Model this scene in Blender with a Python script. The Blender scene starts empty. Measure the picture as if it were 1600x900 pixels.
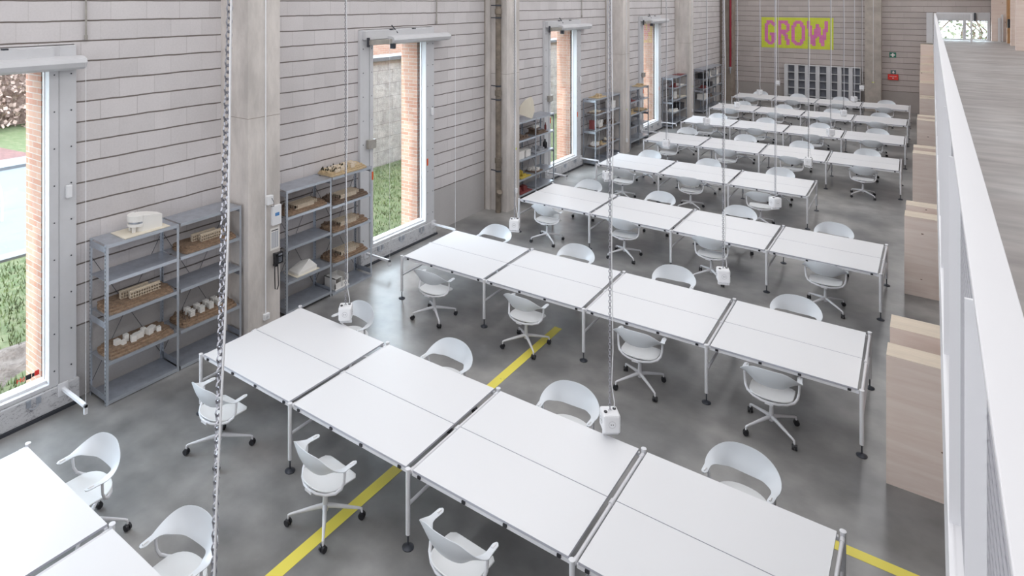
import bpy, bmesh, math, random
from mathutils import Vector, Matrix
random.seed(7)
PI = math.pi
scene = bpy.context.scene
C = scene.collection

# ------------------------------------------------------------ camera
cd = bpy.data.cameras.new('camera'); cam = bpy.data.objects.new('camera', cd); C.objects.link(cam)
cd.sensor_width = 36; cd.sensor_fit = 'HORIZONTAL'
cd.lens = 1023.73 / 1600 * 36
cd.shift_x = (800 - 690) / 1600
cd.shift_y = -(450 - 2.5) / 1600
cd.clip_start = 0.02; cd.clip_end = 300
cam.location = (0, 0, 5.092)
cam.rotation_euler = (PI / 2, 0, 0.6428)
scene.camera = cam
# ------------------------------------------------------------ world, light, exposure
scene.view_settings.view_transform = 'Standard'
scene.view_settings.look = 'None'
scene.view_settings.gamma = 1
scene.view_settings.use_curve_mapping = False
scene.view_settings.exposure = 0.33
w = bpy.data.worlds.new('overcast'); scene.world = w; w.use_nodes = True
bg = w.node_tree.nodes['Background']
bg.inputs['Color'].default_value = (0.76, 0.87, 1.0, 1)
bg.inputs['Strength'].default_value = 7.5
def area(name, loc, sx, sy, power, col=(1, 1, 1), rot=(0, 0, 0)):
    l = bpy.data.lights.new(name, 'AREA'); l.shape = 'RECTANGLE'; l.size = sx; l.size_y = sy
    l.energy = power; l.color = col
    o = bpy.data.objects.new(name, l); C.objects.link(o); o.location = loc; o.rotation_euler = rot
    return o
# rooflights running the length of the hall
for i, x in enumerate((-7.0, -3.9, -0.6)):
    area('rooflight', (x, 17.5, 7.35), 1.1, 38, 330, (0.965, 0.98, 1.0))
area('rooflight', (3.6, 17.5, 7.35), 1.0, 38, 350, (0.965, 0.98, 1.0))

# added fill light behind the camera, not a window, lifting faces turned towards it
area('front_fill', (-1.5, -4.9, 4.2), 13, 5, 310, (0.90, 0.95, 1.0), (PI / 2, 0, 0))
sl = bpy.data.lights.new('sun', 'SUN'); sl.energy = 3.2; sl.angle = math.radians(3); sl.color = (1.0, 0.96, 0.90)
so = bpy.data.objects.new('sun', sl); C.objects.link(so); so.location = (-20, -20, 20)
so.rotation_euler = Vector((0.06, 0.74, -0.67)).to_track_quat('-Z', 'Y').to_euler()

# ------------------------------------------------------------ helpers
def nt(m):
    m.use_nodes = True
    return m.node_tree, m.node_tree.nodes['Principled BSDF']
def mat(name, col, rough=0.6, metal=0.0, var=0.0, scale=6.0, bump=0.0, bscale=None, stretch=(1, 1, 1), col2=None, spec=None, detail=5):
    m = bpy.data.materials.new(name); t, b = nt(m)
    b.inputs['Roughness'].default_value = rough; b.inputs['Metallic'].default_value = metal
    b.inputs['Base Color'].default_value = (*col, 1)
    if spec is not None: b.inputs['Specular IOR Level'].default_value = spec
    if var or bump or col2:
        tc = t.nodes.new('ShaderNodeTexCoord'); mp = t.nodes.new('ShaderNodeMapping')
        mp.inputs['Scale'].default_value = stretch
        t.links.new(tc.outputs['Object'], mp.inputs['Vector'])
        n = t.nodes.new('ShaderNodeTexNoise'); n.inputs['Scale'].default_value = scale; n.inputs['Detail'].default_value = detail
        n.inputs['Roughness'].default_value = 0.65
        t.links.new(mp.outputs[0], n.inputs['Vector'])
        r = t.nodes.new('ShaderNodeValToRGB')
        c2 = col2 or tuple(min(1, c * (1 + var)) for c in col)
        c1 = col if col2 else tuple(c * (1 - var) for c in col)
        r.color_ramp.elements[0].position = 0.35; r.color_ramp.elements[1].position = 0.65
        r.color_ramp.elements[0].color = (*c1, 1); r.color_ramp.elements[1].color = (*c2, 1)
        t.links.new(n.outputs['Fac'], r.inputs['Fac']); t.links.new(r.outputs['Color'], b.inputs['Base Color'])
        if bump:
            n2 = t.nodes.new('ShaderNodeTexNoise'); n2.inputs['Scale'].default_value = bscale or scale * 4; n2.inputs['Detail'].default_value = 6
            t.links.new(mp.outputs[0], n2.inputs['Vector'])
            bu = t.nodes.new('ShaderNodeBump'); bu.inputs['Strength'].default_value = bump; bu.inputs['Distance'].default_value = 0.02
            t.links.new(n2.outputs['Fac'], bu.inputs['Height']); t.links.new(bu.outputs[0], b.inputs['Normal'])
    return m

class MB:
    def __init__(s): s.v = []; s.f = []; s.m = []; s.cur = 0
    def add(s, vs, fs):
        k = len(s.v); s.v += [tuple(v) for v in vs]
        for f in fs: s.f.append(tuple(i + k for i in f)); s.m.append(s.cur)
        return s
    def box(s, x0, x1, y0, y1, z0, z1, M=None):
        vs = [(x0,y0,z0),(x1,y0,z0),(x1,y1,z0),(x0,y1,z0),(x0,y0,z1),(x1,y0,z1),(x1,y1,z1),(x0,y1,z1)]
        if M: vs = [tuple(M @ Vector(v)) for v in vs]
        return s.add(vs, [(0,3,2,1),(4,5,6,7),(0,1,5,4),(1,2,6,5),(2,3,7,6),(3,0,4,7)])
    def tube(s, path, r, n=10, close=False, caps=True):
        P = [Vector(p) for p in path]; N = len(P); rs = r if isinstance(r, (list, tuple)) else [r] * N
        rings = []; prev = None
        for i in range(N):
            if close: t = (P[(i+1) % N] - P[i-1]).normalized()
            else: t = (P[min(i+1, N-1)] - P[max(i-1, 0)]).normalized()
            if prev is None:
                a = Vector((0,0,1)) if abs(t.z) < 0.9 else Vector((1,0,0))
                u = t.cross(a).normalized()
            else:
                u = (prev - t * prev.dot(t)).normalized()
            prev = u; v = t.cross(u)
            rings.append([P[i] + (u * math.cos(2*PI*k/n) + v * math.sin(2*PI*k/n)) * rs[i] for k in range(n)])
        vs = [q for R in rings for q in R]; fs = []
        for i in range(N if close else N - 1):
            j = (i + 1) % N
            for k in range(n):
                fs.append((i*n+k, i*n+(k+1) % n, j*n+(k+1) % n, j*n+k))
        if caps and not close:
            fs.append(tuple(range(n))[::-1]); fs.append(tuple((N-1)*n + k for k in range(n)))
        return s.add(vs, fs)
    def cyl(s, x, y, z0, z1, r0, r1=None, n=14):
        return s.tube([(x,y,z0),(x,y,z1)], [r0, r0 if r1 is None else r1], n)
    def lathe(s, prof, x=0, y=0, n=16):
        vs = []; fs = []
        for r, z in prof:
            for k in range(n): vs.append((x + r*math.cos(2*PI*k/n), y + r*math.sin(2*PI*k/n), z))
        for i in range(len(prof)-1):
            for k in range(n): fs.append((i*n+k, i*n+(k+1) % n, (i+1)*n+(k+1) % n, (i+1)*n+k))
        fs.append(tuple(range(n))[::-1]); fs.append(tuple((len(prof)-1)*n+k for k in range(n)))
        return s.add(vs, fs)
    def prism(s, pts, z0, z1):
        n = len(pts)
        vs = [(x,y,z0) for x,y in pts] + [(x,y,z1) for x,y in pts]
        return s.add(vs, [tuple(range(n))[::-1], tuple(range(n, 2*n))] + [(i,(i+1) % n,n+(i+1) % n,n+i) for i in range(n)])
def obj(name, mb, mats, parent=None, smooth=False, bevel=0.0):
    me = bpy.data.meshes.new(name); me.from_pydata(mb.v, [], mb.f)
    for m in (mats if isinstance(mats, (list, tuple)) else [mats]): me.materials.append(m)
    me.polygons.foreach_set('material_index', mb.m)
    bm = bmesh.new(); bm.from_mesh(me); bmesh.ops.recalc_face_normals(bm, faces=bm.faces); bm.to_mesh(me); bm.free()
    if smooth:
        me.shade_smooth(); me.set_sharp_from_angle(angle=math.radians(40))
    o = bpy.data.objects.new(name, me); C.objects.link(o)
    if parent: o.parent = parent
    if bevel:
        b = o.modifiers.new('bevel', 'BEVEL'); b.width = bevel; b.segments = 2; b.limit_method = 'ANGLE'
    return o
def tag(o, label, cat, group=None, kind=None):
    o['label'] = label; o['category'] = cat
    if group: o['group'] = group
    if kind: o['kind'] = kind
    return o
def thing(name, label, cat, loc=(0,0,0), rz=0, group=None):
    o = bpy.data.objects.new(name, None); C.objects.link(o); o.empty_display_size = 0.1
    o.location = loc; o.rotation_euler = (0,0,rz)
    return tag(o, label, cat, group)
def struct(name, mb, m, parent=None, **k):
    o = obj(name, mb, m, parent, **k)
    if parent is None: o['kind'] = 'structure'
    return o
def copy_tree(o, parent=None):
    c = o.copy(); C.objects.link(c)
    if parent: c.parent = parent
    for ch in list(o.children): copy_tree(ch, c)
    return c
def relabel(o, label, group=None, cat=None):
    o['label'] = label
    if group: o['group'] = group
    if cat: o['category'] = cat
    return o
def text_mesh(s, size, depth=0.002):
    cu = bpy.data.curves.new('lettering', 'FONT'); cu.body = s; cu.size = size; cu.extrude = depth
    cu.align_x = 'CENTER'; cu.align_y = 'CENTER'
    o = bpy.data.objects.new('lettering', cu); C.objects.link(o)
    bpy.context.view_layer.update()
    me = bpy.data.meshes.new_from_object(o.evaluated_get(bpy.context.evaluated_depsgraph_get()))
    bpy.data.objects.remove(o); bpy.data.curves.remove(cu)
    return me

# ------------------------------------------------------------ materials
def block_wall(name, base, u_off, z0, course=0.2613, blen=0.5, groove=0.05):
    m = bpy.data.materials.new(name); t, b = nt(m); N = t.nodes; L = t.links
    def math_(op, a, b_=None, c=None):
        n = N.new('ShaderNodeMath'); n.operation = op
        for i, v in enumerate((a, b_, c)):
            if v is None: continue
            if isinstance(v, (int, float)): n.inputs[i].default_value = v
            else: L.new(v, n.inputs[i])
        return n.outputs[0]
    g = N.new('ShaderNodeNewGeometry'); sp = N.new('ShaderNodeSeparateXYZ'); L.new(g.outputs['Position'], sp.inputs[0])
    wob = N.new('ShaderNodeTexNoise'); wob.inputs['Scale'].default_value = 3; L.new(g.outputs['Position'], wob.inputs['Vector'])
    u = math_('ADD', math_('ADD', sp.outputs['X'], sp.outputs['Y']), u_off)
    z = math_('ADD', math_('SUBTRACT', sp.outputs['Z'], z0), math_('MULTIPLY', math_('SUBTRACT', wob.outputs['Fac'], 0.5), 0.02))
    row = math_('DIVIDE', z, course); fl = math_('FLOOR', row); fr = math_('SUBTRACT', row, fl)
    wn1 = N.new('ShaderNodeTexWhiteNoise'); wn1.noise_dimensions = '1D'; L.new(fl, wn1.inputs['W'])
    ucol = math_('ADD', math_('DIVIDE', u, blen), math_('ADD', math_('MULTIPLY', math_('MODULO', fl, 2), 0.5), math_('MULTIPLY', math_('GREATER_THAN', wn1.outputs[0], 0.8), 0.23)))
    uf = math_('FLOOR', ucol); ufr = math_('SUBTRACT', ucol, uf)
    hj = math_('LESS_THAN', math_('MINIMUM', fr, math_('SUBTRACT', 1, fr)), groove * 0.75)
    cmb = N.new('ShaderNodeCombineXYZ'); L.new(uf, cmb.inputs[0]); L.new(fl, cmb.inputs[1])
    wn = N.new('ShaderNodeTexWhiteNoise'); wn.noise_dimensions = '2D'; L.new(cmb.outputs[0], wn.inputs['Vector'])
    vj = math_('MULTIPLY', math_('LESS_THAN', math_('MINIMUM', ufr, math_('SUBTRACT', 1, ufr)), 0.010), math_('ADD', math_('MULTIPLY', wn.outputs[0], 0.5), 0.0))
    above = math_('GREATER_THAN', z, 0)
    hj = math_('MULTIPLY', hj, math_('GREATER_THAN', z, -0.012))
    vj = math_('MULTIPLY', vj, above)
    n = N.new('ShaderNodeTexNoise'); n.inputs['Scale'].default_value = 1.3; n.inputs['Detail'].default_value = 8; L.new(g.outputs['Position'], n.inputs['Vector'])
    n3 = N.new('ShaderNodeTexNoise'); n3.inputs['Scale'].default_value = 40; n3.inputs['Detail'].default_value = 4; L.new(g.outputs['Position'], n3.inputs['Vector'])
    tone = math_('ADD', math_('ADD', 0.80, math_('MULTIPLY', n.outputs['Fac'], 0.26)), math_('ADD', math_('MULTIPLY', math_('MULTIPLY', math_('SUBTRACT', wn.outputs[0], 0.5), 0.09), above), math_('MULTIPLY', math_('SUBTRACT', n3.outputs['Fac'], 0.5), 0.16)))
    mixp = N.new('ShaderNodeMix'); mixp.data_type = 'RGBA'; L.new(above, mixp.inputs[0])
    mixp.inputs[6].default_value = (base[0]*0.80, base[1]*0.81, base[2]*0.80, 1); mixp.inputs[7].default_value = (*base, 1)
    vm = N.new('ShaderNodeVectorMath'); vm.operation = 'SCALE'; L.new(mixp.outputs[2], vm.inputs[0]); L.new(tone, vm.inputs['Scale'])
    mx = N.new('ShaderNodeMix'); mx.data_type = 'RGBA'
    jf = math_('MAXIMUM', math_('MULTIPLY', hj, 0.88), math_('MULTIPLY', vj, 0.6))
    L.new(jf, mx.inputs[0]); L.new(vm.outputs[0], mx.inputs[6]); mx.inputs[7].default_value = (0.11, 0.085, 0.07, 1)
    L.new(mx.outputs[2], b.inputs['Base Color'])
    b.inputs['Roughness'].default_value = 0.85
    bu = N.new('ShaderNodeBump'); bu.inputs['Strength'].default_value = 0.7; bu.inputs['Distance'].default_value = 0.012; bu.invert = True
    L.new(math_('ADD', jf, math_('MULTIPLY', n3.outputs['Fac'], 0.25)), bu.inputs['Height']); L.new(bu.outputs[0], b.inputs['Normal'])
    return m
M = {}
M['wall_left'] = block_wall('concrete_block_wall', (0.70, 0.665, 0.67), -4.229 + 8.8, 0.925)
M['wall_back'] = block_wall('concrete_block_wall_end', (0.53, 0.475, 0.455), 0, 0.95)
M['column'] = mat('cast_concrete', (0.64, 0.595, 0.565), 0.85, var=0.17, scale=2.2, bump=0.35, bscale=30, stretch=(1,1,0.35))
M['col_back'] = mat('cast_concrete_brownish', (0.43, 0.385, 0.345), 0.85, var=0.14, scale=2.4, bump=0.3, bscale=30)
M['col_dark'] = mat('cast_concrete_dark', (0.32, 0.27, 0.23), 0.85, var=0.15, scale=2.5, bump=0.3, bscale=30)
M['white_steel'] = mat('white_painted_steel', (0.80, 0.80, 0.83), 0.35)
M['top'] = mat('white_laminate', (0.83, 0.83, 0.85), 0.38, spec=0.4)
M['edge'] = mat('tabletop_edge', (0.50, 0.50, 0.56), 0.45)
M['shell'] = mat('white_plastic', (0.74, 0.77, 0.81), 0.34)
M['seat'] = mat('white_seat_plastic', (0.80, 0.81, 0.82), 0.4)
M['black'] = mat('black_plastic', (0.018, 0.018, 0.022), 0.4)
M['dark_steel'] = mat('dark_steel', (0.07, 0.075, 0.09), 0.4, 0.5)
M['grey_steel'] = mat('galvanised_steel', (0.44, 0.47, 0.53), 0.30, 0.6, var=0.10, scale=9)
M['galv_light'] = mat('galvanised_edge', (0.56, 0.60, 0.66), 0.32, 0.6)
M['frame'] = mat('grey_painted_frame', (0.64, 0.64, 0.66), 0.5, var=0.03, scale=3)
M['chipped'] = None
M['ply'] = None
M['brown'] = mat('drain_pipe_paint', (0.20, 0.165, 0.13), 0.7, var=0.3, scale=6, bump=0.2)
M['red'] = mat('red_paint', (0.26, 0.012, 0.03), 0.4)
M['signred'] = mat('sign_red', (0.75, 0.03, 0.02), 0.4)
M['yellow'] = None
M['chain'] = mat('zinc_chain', (0.42, 0.42, 0.46), 0.3, 0.9)
M['wplastic'] = mat('white_hard_plastic', (0.84, 0.84, 0.86), 0.35)
M['orange'] = mat('orange_sticker', (0.75, 0.12, 0.03), 0.5)
M['lime'] = mat('lime_sticker', (0.65, 0.75, 0.05), 0.5)
M['card'] = mat('cardboard_brown', (0.27, 0.185, 0.125), 0.8, var=0.3, scale=25, bump=0.3)
M['card2'] = mat('cardboard_dark', (0.17, 0.12, 0.09), 0.85, var=0.3, scale=25, bump=0.3)
M['cardtan'] = mat('cardboard_tan', (0.52, 0.40, 0.25), 0.8, var=0.15, scale=20)
M['balsa'] = mat('balsa_wood', (0.68, 0.58, 0.46), 0.7, var=0.12, scale=40)
M['paper'] = mat('white_card', (0.82, 0.80, 0.77), 0.7)
M['cream'] = mat('cream_card', (0.74, 0.68, 0.57), 0.7)
M['dkgreen'] = mat('model_tree_dark', (0.05, 0.05, 0.03), 0.9)
M['glass'] = None
def chipped():
    m = bpy.data.materials.new('chipped_white_paint'); t, b = nt(m); N = t.nodes; L = t.links
    tc = N.new('ShaderNodeNewGeometry'); mp = N.new('ShaderNodeMapping'); mp.inputs['Scale'].default_value = (1, 1, 2.2)
    L.new(tc.outputs['Position'], mp.inputs['Vector'])
    n = N.new('ShaderNodeTexNoise'); n.inputs['Scale'].default_value = 7; n.inputs['Detail'].default_value = 9; n.inputs['Roughness'].default_value = 1.0
    L.new(mp.outputs[0], n.inputs['Vector'])
    r = N.new('ShaderNodeValToRGB'); r.color_ramp.elements[0].position = 0.435; r.color_ramp.elements[1].position = 0.445
    r.color_ramp.elements[0].color = (0.13, 0.12, 0.15, 1); r.color_ramp.elements[1].color = (0.62, 0.62, 0.64, 1)
    L.new(n.outputs['Fac'], r.inputs['Fac']); L.new(r.outputs[0], b.inputs['Base Color']); b.inputs['Roughness'].default_value = 0.5
    return m
M['chipped'] = chipped()
def glassy():
    m = bpy.data.materials.new('window_glass'); m.use_nodes = True; t = m.node_tree; N = t.nodes; L = t.links
    N.remove(N['Principled BSDF']); o = N['Material Output']
    tr = N.new('ShaderNodeBsdfTransparent'); gl = N.new('ShaderNodeBsdfGlossy'); gl.inputs['Roughness'].default_value = 0.0
    lw = N.new('ShaderNodeLayerWeight'); lw.inputs['Blend'].default_value = 0.5
    pw = N.new('ShaderNodeMath'); pw.operation = 'POWER'; pw.inputs[1].default_value = 5; L.new(lw.outputs['Facing'], pw.inputs[0])
    fr = N.new('ShaderNodeMath'); fr.operation = 'MULTIPLY_ADD'; fr.inputs[1].default_value = 0.9; fr.inputs[2].default_value = 0.03; L.new(pw.outputs[0], fr.inputs[0])
    mx = N.new('ShaderNodeMixShader'); L.new(fr.outputs[0], mx.inputs[0]); L.new(tr.outputs[0], mx.inputs[1]); L.new(gl.outputs[0], mx.inputs[2]); L.new(mx.outputs[0], o.inputs[0])
    tr.inputs[0].default_value = (0.96, 0.98, 0.97, 1)
    return m
M['glass'] = glassy()
def plywood(name='spruce_plywood', c1=(0.84,0.68,0.60), c2=(0.93,0.80,0.72), ax=0):
    m = bpy.data.materials.new(name); t, b = nt(m); N = t.nodes; L = t.links
    g = N.new('ShaderNodeNewGeometry'); mp = N.new('ShaderNodeMapping'); mp.inputs['Scale'].default_value = (0.7, 1.0, 7.0)
    L.new(g.outputs['Position'], mp.inputs['Vector'])
    n = N.new('ShaderNodeTexNoise'); n.inputs['Scale'].default_value = 2.2; n.inputs['Detail'].default_value = 7; n.inputs['Distortion'].default_value = 0.6
    L.new(mp.outputs[0], n.inputs['Vector'])
    r = N.new('ShaderNodeValToRGB'); r.color_ramp.elements[0].position = 0.3; r.color_ramp.elements[1].position = 0.7
    r.color_ramp.elements[0].color = (*c1, 1); r.color_ramp.elements[1].color = (*c2, 1); L.new(n.outputs['Fac'], r.inputs['Fac'])
    v = N.new('ShaderNodeTexVoronoi'); v.inputs['Scale'].default_value = 3.6
    mp2 = N.new('ShaderNodeMapping'); mp2.inputs['Scale'].default_value = (0.8, 0.8, 1.6); L.new(g.outputs['Position'], mp2.inputs['Vector']); L.new(mp2.outputs[0], v.inputs['Vector'])
    k = N.new('ShaderNodeMath'); k.operation = 'LESS_THAN'; k.inputs[1].default_value = 0.075; L.new(v.outputs['Distance'], k.inputs[0])
    mx = N.new('ShaderNodeMix'); mx.data_type = 'RGBA'; L.new(k.outputs[0], mx.inputs[0]); L.new(r.outputs[0], mx.inputs[6]); mx.inputs[7].default_value = (0.24, 0.14, 0.09, 1)
    L.new(mx.outputs[2], b.inputs['Base Color']); b.inputs['Roughness'].default_value = 0.6
    return m
M['ply'] = plywood()
M['ply_edge'] = mat('plywood_edge', (0.82, 0.70, 0.57), 0.65, var=0.06, scale=3, stretch=(1, 8, 8))
def floor_mat(name, c1, c2, c3, rough, stretch=(1, 1, 1)):
    m = bpy.data.materials.new(name); t, b = nt(m); N = t.nodes; L = t.links
    g = N.new('ShaderNodeNewGeometry'); mp = N.new('ShaderNodeMapping'); mp.inputs['Scale'].default_value = stretch; L.new(g.outputs['Position'], mp.inputs['Vector'])
    n = N.new('ShaderNodeTexNoise'); n.inputs['Scale'].default_value = 0.7; n.inputs['Detail'].default_value = 7; n.inputs['Roughness'].default_value = 0.5; n.inputs['Distortion'].default_value = 0.0
    L.new(mp.outputs[0], n.inputs['Vector'])
    r = N.new('ShaderNodeValToRGB'); e = r.color_ramp.elements
    e[0].position = 0.36; e[0].color = (*c1, 1); e[1].position = 0.64; e[1].color = (*c3, 1); k = e.new(0.5); k.color = (*c2, 1)
    L.new(n.outputs['Fac'], r.inputs['Fac'])
    n2 = N.new('ShaderNodeTexNoise'); n2.inputs['Scale'].default_value = 2.6; n2.inputs['Detail'].default_value = 6; L.new(mp.outputs[0], n2.inputs['Vector'])
    mr = N.new('ShaderNodeMapRange'); mr.inputs['From Min'].default_value = 0.3; mr.inputs['From Max'].default_value = 0.7; mr.inputs['To Min'].default_value = 0.80; mr.inputs['To Max'].default_value = 1.20; L.new(n2.outputs['Fac'], mr.inputs[0])
    vm = N.new('ShaderNodeVectorMath'); vm.operation = 'SCALE'; L.new(r.outputs[0], vm.inputs[0]); L.new(mr.outputs[0], vm.inputs['Scale'])
    L.new(vm.outputs[0], b.inputs['Base Color'])
    rr = N.new('ShaderNodeMapRange'); rr.inputs['To Min'].default_value = rough - 0.04; rr.inputs['To Max'].default_value = rough + 0.05; L.new(n.outputs['Fac'], rr.inputs[0]); L.new(rr.outputs[0], b.inputs['Roughness'])
    b.inputs['Specular IOR Level'].default_value = 0.75
    return m
M['floor'] = floor_mat('polished_concrete_floor', (0.17, 0.168, 0.17), (0.25, 0.245, 0.24), (0.35, 0.34, 0.33), 0.29)
M['mezz'] = floor_mat('screed_upper_floor', (0.325, 0.298, 0.29), (0.37, 0.345, 0.335), (0.42, 0.40, 0.395), 0.55, (0.7, 1.7, 1))
def stripe():
    m = bpy.data.materials.new('yellow_floor_paint'); t, b = nt(m); N = t.nodes; L = t.links
    g = N.new('ShaderNodeNewGeometry'); n = N.new('ShaderNodeTexNoise'); n.inputs['Scale'].default_value = 6; n.inputs['Detail'].default_value = 9; n.inputs['Roughness'].default_value = 0.7
    L.new(g.outputs['Position'], n.inputs['Vector'])
    r = N.new('ShaderNodeValToRGB'); r.color_ramp.elements[0].position = 0.3; r.color_ramp.elements[1].position = 0.36
    r.color_ramp.elements[0].color = (0.36, 0.32, 0.17, 1); r.color_ramp.elements[1].color = (0.88, 0.76, 0.12, 1)
    L.new(n.outputs['Fac'], r.inputs['Fac']); L.new(r.outputs[0], b.inputs['Base Color']); b.inputs['Roughness'].default_value = 0.5
    return m
M['yellow'] = stripe()
def brick():
    m = bpy.data.materials.new('red_brick'); t, b = nt(m); N = t.nodes; L = t.links
    g = N.new('ShaderNodeNewGeometry'); sp = N.new('ShaderNodeSeparateXYZ'); L.new(g.outputs['Position'], sp.inputs[0])
    ad = N.new('ShaderNodeMath'); L.new(sp.outputs[0], ad.inputs[0]); L.new(sp.outputs[1], ad.inputs[1])
    cb = N.new('ShaderNodeCombineXYZ'); L.new(ad.outputs[0], cb.inputs[0]); L.new(sp.outputs[2], cb.inputs[1])
    br = N.new('ShaderNodeTexBrick'); br.inputs['Scale'].default_value = 1.0; br.inputs['Brick Width'].default_value = 0.25; br.inputs['Row Height'].default_value = 0.077
    br.inputs['Mortar Size'].default_value = 0.006; br.inputs['Color1'].default_value = (0.36, 0.17, 0.115, 1); br.inputs['Color2'].default_value = (0.42, 0.25, 0.18, 1)
    br.inputs['Mortar'].default_value = (0.40, 0.36, 0.32, 1); L.new(cb.outputs[0], br.inputs['Vector']); L.new(br.outputs[0], b.inputs['Base Color'])
    b.inputs['Roughness'].default_value = 0.9
    return m
M['brick'] = brick()
M['grass'] = mat('lawn', (0.045, 0.07, 0.018), 0.9, scale=5, bump=1.0, bscale=60, col2=(0.115, 0.12, 0.06), detail=12)
M['soil'] = mat('bare_soil', (0.06, 0.045, 0.038), 0.95, scale=7, bump=1.0, bscale=25, col2=(0.135, 0.11, 0.098), detail=10)
M['asphalt'] = mat('pale_asphalt', (0.105, 0.112, 0.125), 0.8, var=0.06, scale=2)
M['kerb'] = mat('kerb_stone', (0.135, 0.14, 0.15), 0.8, var=0.06, scale=4)
M['path'] = mat('brick_paved_path', (0.11, 0.05, 0.045), 0.85, var=0.3, scale=14, bump=0.4)
M['hedge'] = mat('brown_beech_hedge', (0.22, 0.14, 0.11), 0.9, scale=7, bump=0.5, col2=(0.40, 0.29, 0.25))
M['leaf'] = mat('dry_beech_leaf', (0.34, 0.24, 0.20), 0.8, var=0.35, scale=3)
M['stonewall'] = None
def stone():
    m = bpy.data.materials.new('rough_block_masonry'); t, b = nt(m); N = t.nodes; L = t.links
    g = N.new('ShaderNodeNewGeometry'); sp = N.new('ShaderNodeSeparateXYZ'); L.new(g.outputs['Position'], sp.inputs[0])
    cb = N.new('ShaderNodeCombineXYZ'); L.new(sp.outputs[1], cb.inputs[0]); L.new(sp.outputs[2], cb.inputs[1])
    br = N.new('ShaderNodeTexBrick'); br.inputs['Scale'].default_value = 1.0; br.inputs['Brick Width'].default_value = 0.7; br.inputs['Row Height'].default_value = 0.42
    br.inputs['Mortar Size'].default_value = 0.008; br.inputs['Color1'].default_value = (0.42, 0.41, 0.40, 1); br.inputs['Color2'].default_value = (0.48, 0.465, 0.45, 1); br.inputs['Mortar'].default_value = (0.27, 0.26, 0.25, 1)
    L.new(cb.outputs[0], br.inputs['Vector'])
    n = N.new('ShaderNodeTexNoise'); n.inputs['Scale'].default_value = 5; n.inputs['Detail'].default_value = 12; n.inputs['Roughness'].default_value = 0.75; L.new(g.outputs['Position'], n.inputs['Vector'])
    mr = N.new('ShaderNodeMapRange'); mr.inputs['From Min'].default_value = 0.3; mr.inputs['From Max'].default_value = 0.7; mr.inputs['To Min'].default_value = 0.6; mr.inputs['To Max'].default_value = 1.25; L.new(n.outputs['Fac'], mr.inputs[0])
    vm = N.new('ShaderNodeVectorMath'); vm.operation = 'SCALE'; L.new(br.outputs[0], vm.inputs[0]); L.new(mr.outputs[0], vm.inputs['Scale']); L.new(vm.outputs[0], b.inputs['Base Color'])
    bu = N.new('ShaderNodeBump'); bu.inputs['Strength'].default_value = 0.9; bu.inputs['Distance'].default_value = 0.05; L.new(n.outputs['Fac'], bu.inputs['Height']); L.new(bu.outputs[0], b.inputs['Normal'])
    b.inputs['Roughness'].default_value = 0.95
    return m
M['stonewall'] = stone()

# ------------------------------------------------------------ room shell
XW = -8.8; YB = 36.8; ZR = 7.6
struct('floor', MB().box(-9.2, 7.0, -5, YB + 0.3, -0.2, 0.0), M['floor'])
struct('ceiling', MB().box(-9.3, 7.2, -5.2, YB + 0.5, ZR, ZR + 0.3), M['column'])
doors = [(1.50, 3.90), (9.08, 11.40), (16.50, 18.90), (24.02, 26.42)]
DTOP = 4.55
mb = MB(); y = -5.0
for a, b_ in doors:
    mb.box(-9.2, XW, y, a, 0, ZR); mb.box(-9.2, XW, a, b_, DTOP, ZR); y = b_
mb.box(-9.2, XW, y, YB, 0, ZR)
struct('wall_left', mb, M['wall_left'])
mb = MB()
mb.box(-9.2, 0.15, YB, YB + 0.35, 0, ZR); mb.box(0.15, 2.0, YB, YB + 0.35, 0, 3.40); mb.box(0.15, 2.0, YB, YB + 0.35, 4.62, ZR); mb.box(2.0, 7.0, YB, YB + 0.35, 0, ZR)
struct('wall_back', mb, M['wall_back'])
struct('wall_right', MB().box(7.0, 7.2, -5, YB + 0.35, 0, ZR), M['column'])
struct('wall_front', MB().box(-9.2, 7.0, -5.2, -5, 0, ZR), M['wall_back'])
# outer brick skin with reveals, seen through the openings
mb = MB(); y = -5.0
for a, b_ in doors:
    mb.box(-9.45, -9.2, y, a - 0.05, -0.2, ZR) if False else mb.box(-9.28, -9.201, y, a + 0.1, -0.2, ZR); y = b_ - 0.33
    mb.box(-9.28, -9.201, a + 0.1, y, 4.28, ZR)
mb.box(-9.28, -9.201, y, YB, -0.2, ZR)
struct('trim_outer_brick', mb, M['brick'])
# columns along the left wall
colY = [6.13, 13.60, 21.02, 28.44, 35.9]
for i, y0 in enumerate(colY):
    mb = MB().box(XW, -8.22, y0, y0 + 0.60, 0, ZR)
    mb.box(XW, -8.66, y0 - 0.07, y0, 0, ZR)
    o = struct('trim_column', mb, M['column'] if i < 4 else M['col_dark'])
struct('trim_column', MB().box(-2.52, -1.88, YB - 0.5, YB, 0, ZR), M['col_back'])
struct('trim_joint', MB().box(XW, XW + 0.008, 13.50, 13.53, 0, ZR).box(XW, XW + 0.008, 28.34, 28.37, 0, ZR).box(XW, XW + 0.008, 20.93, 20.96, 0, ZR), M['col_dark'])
mb = MB()
for y0, zj in ((6.13, 3.32), (13.60, 3.33), (21.02, 3.33), (28.44, 3.33)):
    mb.box(-8.2205, -8.219, y0, y0 + 0.6, zj, zj + 0.008); mb.box(XW, -8.22, y0 - 0.0015, y0 + 0.0005, zj, zj + 0.008)
struct('trim_column_joint', mb, M['col_dark'])
# yellow lines
struct('trim_floor_line', MB().box(-4.735, -4.61, 1.0, 9.28, 0.0, 0.002), M['yellow'])
struct('trim_floor_line', MB().box(-1.25, 1.6, 7.07, 7.19, 0.0, 0.002), M['yellow'])

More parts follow.
